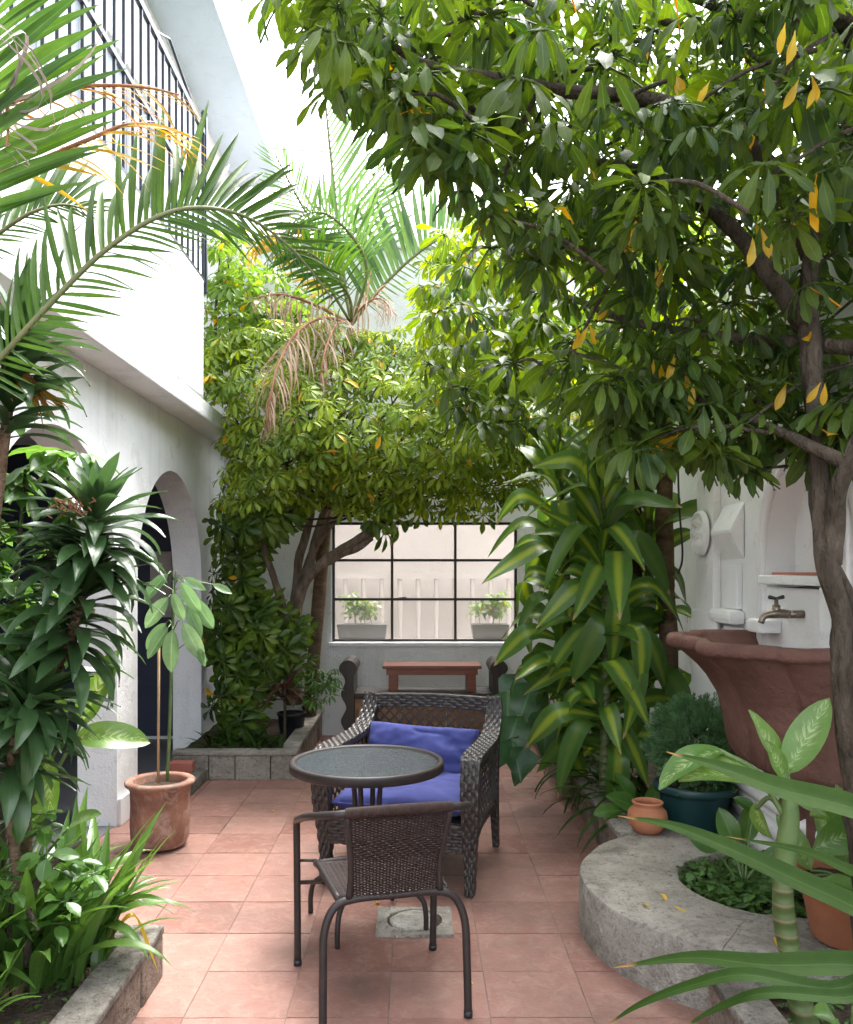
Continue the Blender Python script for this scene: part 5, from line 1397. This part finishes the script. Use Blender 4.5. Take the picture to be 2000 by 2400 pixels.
# ----- left planter plants
lv = leaf_variants('leaf', L_STRAP, 5, lambda m_, i: add_leaf(m_, .54, .066, 10, P_strap, 0, [.5, .9, 1.3, 1.7, .25][i], .35, .015, None, 3, random.uniform(-.2, .2), [1.3, 1.6, 1.2, 1.5, 1.0][i]))
def strap_clump(label, cx, cy, rx, ry, n, z, group=None, dx=(-1, 1), sc=(.7, 1.15)):
    t = T('strap_leaf_clump', label, 'plant', (cx, cy, z), group); placed = []
    for k in range(n):
        a = random.uniform(0, 6.3); rr = math.sqrt(random.random()); b = Vector((cx+rx*rr*math.cos(a), cy+ry*rr*math.sin(a), z))
        az = math.atan2(b.y-cy, b.x-cx+.05) + random.gauss(0, .9); pit = random.uniform(.95, 1.5)
        placed.append((random.randrange(5), frame(b, Vector((math.cos(az)*math.cos(pit), math.sin(az)*math.cos(pit), math.sin(pit))), UP) @ S4(random.uniform(*sc))))
        if k % 3 == 0: O('stalk', MB().tube([b - UP*.02, b + UP*.07], [.014, .010], 7).mesh('stalk', M_BARKB, smooth=True), t)
    put_leaves(t, 'leaf', lv, placed, 200)
strap_clump('dense clump of bright strap leaves at the stone corner of the planter', -1.25, 2.9, .2, .15, 84, .14)
strap_clump('lush clump of strap leaves along the arcade side of the planter', -1.5, 2.75, .2, .22, 64, .14)
strap_clump('low clump of pale strap leaves near the bare soil', -1.27, 2.42, .06, .06, 14, .14, sc=(.4, .62))
path_leaf('leaf', [(-1.10, 2.95, .16), at(300, 2150, 2.95), at(330, 2175, 2.98), at(372, 2280, 3.0)], .028, L_PALMY, bpy.data.objects['strap_leaf_clump'])

# compact dracaena: leaning stem with three leaf heads
dcv = leaf_variants('leaf', L_DRAC, 5, lambda m_, i: add_leaf(m_, .27, .066, 9, P_corn, 0, [.7, 1.1, 1.5, .4, .9][i], .32, .03, None, 3, random.uniform(-.2, .2), 1.2))
def drac(label, pxs, heads, group=None):
    path = smooth_path([at(*p) for p in pxs], 10); t = T('compact_dracaena', label, 'plant', path[0], group)
    O('stem', MB().tube(path, lerp_list([.02, .018, .016, .012], len(path)), 10, True, .15).mesh('stem', M_BARKB, smooth=True), t)
    placed = []; N = len(path)-1
    for (f0, f1, n, pbase) in heads:
        for k in range(n):
            f = f0+(f1-f0)*k/(n-1); x = f*N; i = min(int(x), N-1); p = path[i].lerp(path[i+1], x-i); tg = (path[min(i+2, N)]-path[max(i-1, 0)]).normalized()
            s = tg.orthogonal().normalized(); w = tg.cross(s); a = k*2.39996 + random.uniform(-.2, .2)
            g = k/(n-1); pit = pbase + 1.1*g**2 + random.uniform(-.1, .15)
            dr = (s*math.cos(a)+w*math.sin(a))*math.cos(pit) + tg*math.sin(pit)
            placed.append((random.randrange(5) if g < .8 else 3, frame(p, dr, tg) @ S4(random.uniform(.8, 1.1)*(1 if g < .85 else .75))))
    put_leaves(t, 'leaf', dcv, placed, 200)
    return t
dr1 = drac('compact dracaena with dark glossy leaf heads on a leaning stem', [(75, 2270, 2.9), (62, 2000, 2.88), (70, 1750, 2.86), (110, 1620, 2.85), (170, 1480, 2.83), (205, 1330, 2.82), (225, 1190, 2.8)], [(.48, .52, 12, .0), (.60, .80, 72, .1), (.81, 1.0, 92, .15)])
drac('compact dracaena with drooping leaf heads low in the planter', [(30, 2270, 2.75), (40, 2050, 2.75), (20, 1850, 2.75), (45, 1700, 2.75), (70, 1640, 2.75)], [(.55, .72, 34, -.1), (.8, 1.0, 50, .1)])
drac('tall compact dracaena with upright dark leaves in front of the balcony', [(-60, 2300, 2.75), (-50, 1800, 2.75), (-20, 1300, 2.75), (10, 1050, 2.75), (25, 900, 2.75), (45, 790, 2.75)], [(.62, .8, 40, .35), (.78, 1.0, 52, .5)])
# dried flower tuft on top of the dracaena head
mb = MB()
for k in range(60):
    p = at(165 + random.gauss(0, 22), 1190 + random.gauss(0, 14), 2.72); mb.tube([p, p + Vector((random.gauss(0, .012), random.gauss(0, .012), .012))], .0025, 4)
tag(O('dried_flower', mb.mesh('dried_flower', M_RACHISB), dr1), kind='stuff')

# leafy shrub between the arcade and dracaena
shv = leaf_variants('leaf', L_SHRUB, 4, palmate(6, .13, .06, -.1, .6, .4, .1, P_oval, .04, 5, .25))
leafy_mass('leafy_shrub', 'light green leafy shrub on thin stems among the dark dracaenas', 'shrub', (-1.55, 3.0, .14), [(-80, 1060), (60, 1040), (190, 1060), (260, 1090), (200, 1180), (110, 1300), (130, 1500), (60, 1640), (-100, 1650)], (3.02, 3.12), 60, shv, L_SHRUB, 80, .5, (.7, 1.1),
           stems=[[(0, 2180, 3.1), (20, 1600, 3.1), (60, 1100, 3.08)], [(30, 2180, 3.1), (60, 1600, 3.08), (160, 1120, 3.08)], [(-30, 2180, 3.1), (-20, 1500, 3.1), (0, 1100, 3.1)]])
# dieffenbachia behind
stalk_plant('dieffenbachia', 'cream flecked dieffenbachia leaves in front of the white pillar', (-1.52, 3.03, .14), [
    (at(190, 1700, 3.03), (.35, -.1, .75), (-.3, -1, .2), 1.0), (at(175, 1730, 3.03), (.5, -.1, .1), (-.1, -.8, .5), .9), (at(150, 1720, 3.0), (-.3, -.1, .8), (.2, -1, .2), .8), (at(110, 1760, 3.0), (.1, -.2, -.6), (-.1, -1, .2), .8), (at(120, 1880, 3.0), (-.3, -.1, -.3), (0, -.9, .5), .7), (at(160, 1940, 3.0), (.4, -.3, .3), (0, -.6, .8), .6)], dv)
pv = leaf_variants('leaf', L_SHRUB, 4, palmate(4, .085, .05, -.2, .4, .35, .07, P_oval, .04, 5, .4))
leafy_mass('trailing_plant', 'oval leaved trailing plant scrambling through the strap leaves', 'plant', (-1.3, 2.75, .14), [(-40, 1920), (100, 1900), (220, 1960), (230, 2060), (130, 2190), (-20, 2230)], (2.6, 2.85), 26, pv, L_SHRUB, 40, .5, (.7, 1.1), stems=[[(60, 2260, 2.75), (80, 2080, 2.7), (190, 1970, 2.68)], [(20, 2260, 2.75), (40, 2100, 2.7), (90, 2180, 2.62)]])

# potted sapling with stake
sp_ = T('potted_sapling', 'young sapling with limp pale green leaves in the stained pot', 'plant', (PC[0], PC[1], .31))
stem = smooth_path([at(392, 1830, 4.68), at(398, 1700, 4.68), at(404, 1500, 4.68), at(410, 1380, 4.68), at(412, 1335, 4.68)], 6)
O('stem', MB().tube(stem, lerp_list([.010, .009, .008, .006, .004], len(stem)), 8, True, .1).mesh('stem', M_STEM, smooth=True), sp_)
sl = leaf_variants('leaf', L_AVO, 4, lambda m_, i: add_leaf(m_, .235, .095, 9, P_oval, 0, [.5, .3, .8, .2][i], .3, .03, None, 5, random.uniform(-.2, .2)))
for (x, y, tx, ty, dd, s) in ((395, 1345, 335, 1400, -.05, .85), (425, 1365, 460, 1430, -.08, .85), (430, 1355, 478, 1380, .0, .6), (405, 1390, 430, 1450, -.1, .7), (395, 1400, 345, 1460, -.05, .9), (395, 1470, 350, 1530, -.08, .85),
                              (405, 1475, 395, 1580, -.1, 1.0), (430, 1460, 470, 1540, -.06, 1.0), (450, 1400, 512, 1490, .05, .95), (440, 1420, 465, 1480, .02, .8), (390, 1460, 340, 1520, .1, .8), (500, 1370, 545, 1390, .05, .5), (330, 1370, 310, 1390, .0, .45), (465, 1515, 480, 1565, -.05, .5)):
    p = at(x, y, 4.68+dd); q = at(tx, ty, 4.66+dd)
    O('leaf', random.choice(sl)[0], sp_, frame(p, q-p, Vector((random.uniform(-.3, .3), -1, .4))) @ S4(s))
    O('petiole', MB().tube(smooth_path([at(408, y+15, 4.68), at(408, y+5, 4.68).lerp(p, .5)+Vector((0, 0, .02)), p], 3), .003, 5).mesh('petiole', M_STEM), sp_)
tag(O('bamboo_stake', MB().tube([at(371, 1835, 4.64), at(373, 1484, 4.66)], .0075, 8).mesh('bamboo_stake', M_STAKE, smooth=True)), 'thin tan bamboo stake standing in the stained clay pot', 'stake')

# plants in the far left planter
rc = leaf_variants('leaf', L_RED, 3, lambda m_, i: add_leaf(m_, .26, .05, 8, P_lance, 0, [.6, 1.0, 1.5][i], .3, .02))
cr = T('cordyline', 'red brown cordyline with pointed leaves under the umbrella tree', 'plant', at(668, 1700, 6.75))
for k in range(22):
    a = k*2.4; pit = random.uniform(0, 1.1); p = at(668, 1650 - k*2, 6.7)
    O('leaf', random.choice(rc)[0], cr, frame(p, Vector((math.cos(a)*math.cos(pit), math.sin(a)*math.cos(pit), math.sin(pit))), UP))
O('stem', MB().tube([at(668, 1760, 6.7), at(668, 1600, 6.7)], .012, 7).mesh('stem', M_BARK), cr)
spv = leaf_variants('leaf', L_SHRUB, 3, palmate(7, .085, .022, .1, .9, .5, .04, P_lance, .06, 4))
leafy_mass('split_leaf_plant', 'cut leaved green plant in the black nursery pot', 'plant', (BP[0], BP[1], .33), [(690, 1560), (740, 1535), (785, 1560), (790, 1620), (750, 1660), (700, 1640)], (6.6, 6.95), 40, spv, L_SHRUB, 50, .5, stems=[[(712, 1660, 6.95), (730, 1610, 6.85), (745, 1560, 6.8)]])
lowv = leaf_variants('leaf', L_STRAPD, 3, lambda m_, i: add_leaf(m_, .26, .03, 8, P_strap, 0, [1.2, 1.7, .8][i], .3))
lt = T('grassy_clump', 'short dark grassy leaves at the foot of the umbrella tree', 'plant', (-1.2, 6.4, .15)); placed = []
for k in range(60):
    a = random.uniform(0, 6.3); pit = random.uniform(.5, 1.3); b = Vector((random.uniform(-1.6, -1.0), random.uniform(6.3, 6.7), .15))
    placed.append((random.randrange(3), frame(b, Vector((math.cos(a)*math.cos(pit), math.sin(a)*math.cos(pit), math.sin(pit))), UP)))
put_leaves(lt, 'leaf', lowv, placed, 60)

# ----- palms
def frond(thing, ctrl, n, L, W, S, mat, rmat, fwd=.6, lift=.25, bend=.5, r0=.012, sep=False, both=(1, 1), start=.12, jit=.1, lprof=None, name='frond', seg=7, droop=0.0):
    path = smooth_path([Vector(c) for c in ctrl], 10); N = len(path)-1
    fr = O(name, MB().tube(path, lerp_list([r0, r0*.75, r0*.3], N+1), 7).mesh(name, rmat, smooth=True), thing)
    mbj = MB()
    variants = [MB() for _ in range(3)]
    vmesh = []
    for vi, m_ in enumerate(variants):
        add_leaf(m_, 1, W/L, seg, P_strap if True else P_lance, 0, bend*[.6, 1, 1.5][vi], .35, 0, None, 3, [.1, -.15, .2][vi])
        if sep: vmesh.append(m_.mesh('leaflet', mat, smooth=True))
    for k in range(n):
        t = start + (1-start)*(k+.5)/n; x = t*N; i = min(int(x), N-1); p = path[i].lerp(path[i+1], x-i); tg = (path[min(i+1, N)]-path[max(i-1, 0)]).normalized()
        s = Vector(S); s = (s - tg*s.dot(tg)).normalized(); u = s.cross(tg).normalized()
        if u.z < 0 and not droop: pass
        lp = (math.sin(math.pi*(.18+.78*t))**.7) if lprof is None else lprof(t)
        for sd, on in ((1, both[0]), (-1, both[1])):
            if not on: continue
            f = fwd + .55*t + random.gauss(0, jit*.5)
            dr = s*sd*math.cos(f) + tg*math.sin(f) + u*(lift+random.gauss(0, jit)) + Vector((0, 0, -droop*random.uniform(.6, 1.4)))
            up_ = u if u.z > -.2 else -u
            M = frame(p, dr, UP if droop else up_ + Vector((random.gauss(0, .2),)*3)) @ Matrix.Diagonal((1, 1, 1, 1)) @ S4(L*lp*on*random.uniform(.9, 1.08))
            vi = random.randrange(3)
            if sep: O('leaflet', vmesh[vi], fr, M)
            else: mbj.add([M @ Vector(v) for v in variants[vi].v], variants[vi].f, variants[vi].uv)
    if not sep: tag(O('leaflets', mbj.mesh('leaflets', mat, smooth=True), fr), kind='stuff')
    return fr

np_ = T('areca_palm', 'areca palm with long arching green and orange fronds by the balcony', 'palm', (-1.62, 2.5, .14))
trunk = smooth_path([Vector((-1.62, 2.5, .1)), at(-330, 1500, 2.5), at(-230, 900, 2.48), at(-120, 500, 2.45), at(-40, 260, 2.4)], 6)
O('trunk', MB().tube(trunk, lerp_list([.04, .035, .03, .022], len(trunk)), 10, True, .1).mesh('trunk', M_STEM, smooth=True), np_)
# long arching frond across the railing
frond(np_, [at(-90, 930, 2.5), at(0, 840, 2.5), at(110, 720, 2.5), at(240, 592, 2.52), at(370, 508, 2.56), at(480, 487, 2.62), at(590, 515, 2.7), at(690, 590, 2.78), at(780, 700, 2.85)], 58, .42, .028, (-.05, .35, .92), L_PALM, M_RACHIS, .35, -.1, .4, .010, True, (1, .55), .06)
# frond above left, leaflets rising to the right
frond(np_, [at(-60, 560, 2.3), at(-40, 360, 2.3), at(-30, 160, 2.28), at(0, -60, 2.25)], 22, .40, .036, (1, .1, .1), L_PALM, M_RACHIS, .45, .1, .3, .010, True, (1, 0), .05)
# orange-tinted drooping frond
frond(np_, [at(-60, 270, 2.4), at(60, 228, 2.42), at(160, 205, 2.44), at(260, 200, 2.46), at(350, 206, 2.48), at(420, 222, 2.5)], 16, .26, .016, (.0, -.75, -.65), L_PALMO, M_RACHISB, .9, .0, 1.0, .008, True, (1, .5), .05)
frond(np_, [at(-40, 420, 2.4), at(80, 380, 2.42), at(200, 330, 2.45), at(300, 292, 2.5), at(380, 300, 2.55), at(430, 340, 2.6)], 22, .26, .018, (.1, -.6, -.75), L_PALMY, M_RACHISB, .8, .0, .9, .008, True, (1, .4), .1)
# greyish leaflets hanging from the crown centre
frond(np_, [at(-20, 225, 2.3), at(12, 235, 2.3), at(20, 280, 2.3), at(15, 360, 2.3)], 14, .42, .012, (1, -.1, -.1), L_GREYL, M_RACHISB, .1, .2, 1.6, .008, True, (1, .6), .0)
frond(np_, [at(-120, 640, 2.6), at(-20, 560, 2.62), at(70, 500, 2.65), at(150, 480, 2.7), at(230, 500, 2.75)], 22, .30, .024, (.1, .35, .92), L_PALM, M_RACHIS, .5, .0, .5, .008, True, (1, .4), .1)
frond(np_, [at(-60, 900, 2.7), at(20, 870, 2.72), at(70, 880, 2.75), at(105, 940, 2.78)], 18, .22, .012, (.5, .3, -.6), L_PALMO, M_RACHISB, .5, .0, .8, .006, True, (1, .6), .1)

fp = T('feather_palm', 'palm with upright green and dead brown fronds above the umbrella tree', 'palm', (-.55, 7.35, .15))
O('trunk', MB().tube(smooth_path([Vector((-.95, 7.45, .1)), at(770, 1150, 7.3), at(800, 950, 7.2), at(825, 770, 7.1)], 6), lerp_list([.06, .05, .045, .04], 19), 12, True, .15).mesh('trunk', M_BARKB, smooth=True), fp)
cb2 = (825, 760, 7.1)
frond(fp, [at(*cb2), at(880, 690, 7.0), at(960, 610, 6.9), at(1040, 555, 6.8), at(1130, 530, 6.7)], 30, .66, .052, (-.25, .2, .95), L_PALMB, M_RACHIS, .05, .0, .15, .016, False, (1, .3), .16)
frond(fp, [at(*cb2), at(805, 640, 7.1), at(790, 500, 7.0), at(775, 360, 6.9), at(762, 230, 6.8), at(752, 110, 6.7)], 34, .68, .028, (1, .2, .05), L_PALMB, M_RACHIS, .55, .1, .3, .016, False, (1, .3), .2)
frond(fp, [at(*cb2), at(850, 620, 7.2), at(872, 480, 7.3), at(920, 400, 7.2), at(990, 330, 7.1)], 30, .6, .026, (1, .3, .1), L_PALMB, M_RACHIS, .6, .1, .4, .014, False, (1, .6), .25)
frond(fp, [at(*cb2), at(790, 620, 6.9), at(730, 520, 6.7), at(680, 430, 6.5), at(640, 350, 6.4)], 28, .5, .026, (.9, -.2, .3), L_PALMB, M_RACHIS, .5, .1, .4, .014, False, (.8, .8), .2)
frond(fp, [at(*cb2), at(800, 720, 6.8), at(750, 640, 6.5), at(680, 570, 6.3), at(620, 555, 6.2), at(565, 610, 6.1)], 24, .34, .032, (.3, -.2, .9), L_PALMY, M_RACHIS, .4, .0, .4, .014, False, (.6, 1), .3)
frond(fp, [at(*cb2), at(860, 640, 6.8), at(830, 560, 6.6), at(760, 500, 6.4), at(690, 520, 6.2), at(620, 620, 6.1)], 40, .5, .027, (.6, -.4, .6), L_PALMB, M_RACHIS, .5, .05, .5, .014, False, (1, 1), .25)
frond(fp, [at(*cb2), at(820, 700, 6.5), at(780, 640, 6.2), at(720, 590, 6.0), at(650, 590, 5.9)], 24, .4, .04, (.6, -.3, .6), L_PALM, M_RACHIS, .5, .05, .5, .014, False, (1, 1), .25)
# dead fronds
frond(fp, [at(*cb2), at(760, 745, 6.5), at(700, 775, 6.1), at(655, 850, 5.85), at(635, 930, 5.75), at(624, 1010, 5.75)], 46, .42, .017, (.9, -.2, .25), L_DEAD, M_RACHISB, .25, .0, 1.5, .013, False, (1, 1), .12, .35, droop=.25)
frond(fp, [at(*cb2), at(790, 760, 6.4), at(760, 830, 6.1), at(750, 930, 6.0)], 30, .36, .017, (.9, -.3, .0), L_DEAD, M_RACHISB, .4, .0, 1.6, .011, False, (1, 1), .15, .35, droop=.4)
frond(fp, [at(*cb2), at(740, 715, 6.5), at(660, 690, 6.2), at(590, 700, 6.1)], 30, .32, .016, (0, -.5, .8), L_DEAD, M_RACHISB, .6, .0, 1.4, .014, False, (1, 1), .15, .35, droop=.4)
frond(fp, [at(*cb2), at(850, 720, 6.6), at(890, 700, 6.5), at(930, 740, 6.4)], 24, .30, .014, (.3, -.5, .6), L_DEAD, M_RACHISB, .6, .0, 1.2, .010, False, (1, 1), .2, .35, droop=.3)

# ----- fallen leaves
fl = leaf_variants('fallen_leaf', L_YEL, 3, lambda m_, i: add_leaf(m_, .06, .026, 6, P_oval, 0, [.9, .4, -.6][i], .3, .06))
def fallen(px, py, z, label, s=1.0, group=None):
    d = (CAMH-z)*FPX/(py-VPY); p = at(px, py, d); p.z = z + .012
    o = O('fallen_leaf', random.choice(fl)[0], None, Matrix.Translation(p) @ Matrix.Rotation(random.uniform(0, 6.3), 4, 'Z') @ S4(s)); tag(o, label, 'leaf', group)
G = 'fallen leaves on the tiles'
for x, y in ((728, 1856), (645, 1905), (1238, 1899), (1110, 2313), (890, 2122), (1100, 1960)): fallen(x, y, 0, 'small yellow fallen leaf on the red tiles', .75, G)
G = 'fallen leaves on the seat edge'
for x, y in ((1550, 2102), (1610, 2145), (1520, 2130)): fallen(x, y, .226, 'small yellow fallen leaf on the concrete seat', .8, G)
fallen(1800, 2352, .125, 'long curled yellow leaf on soil by the thick stem', 1.7)
fallen(1815, 2205, .226, 'yellow leaf leaning at the thick ringed stem', 1.1)
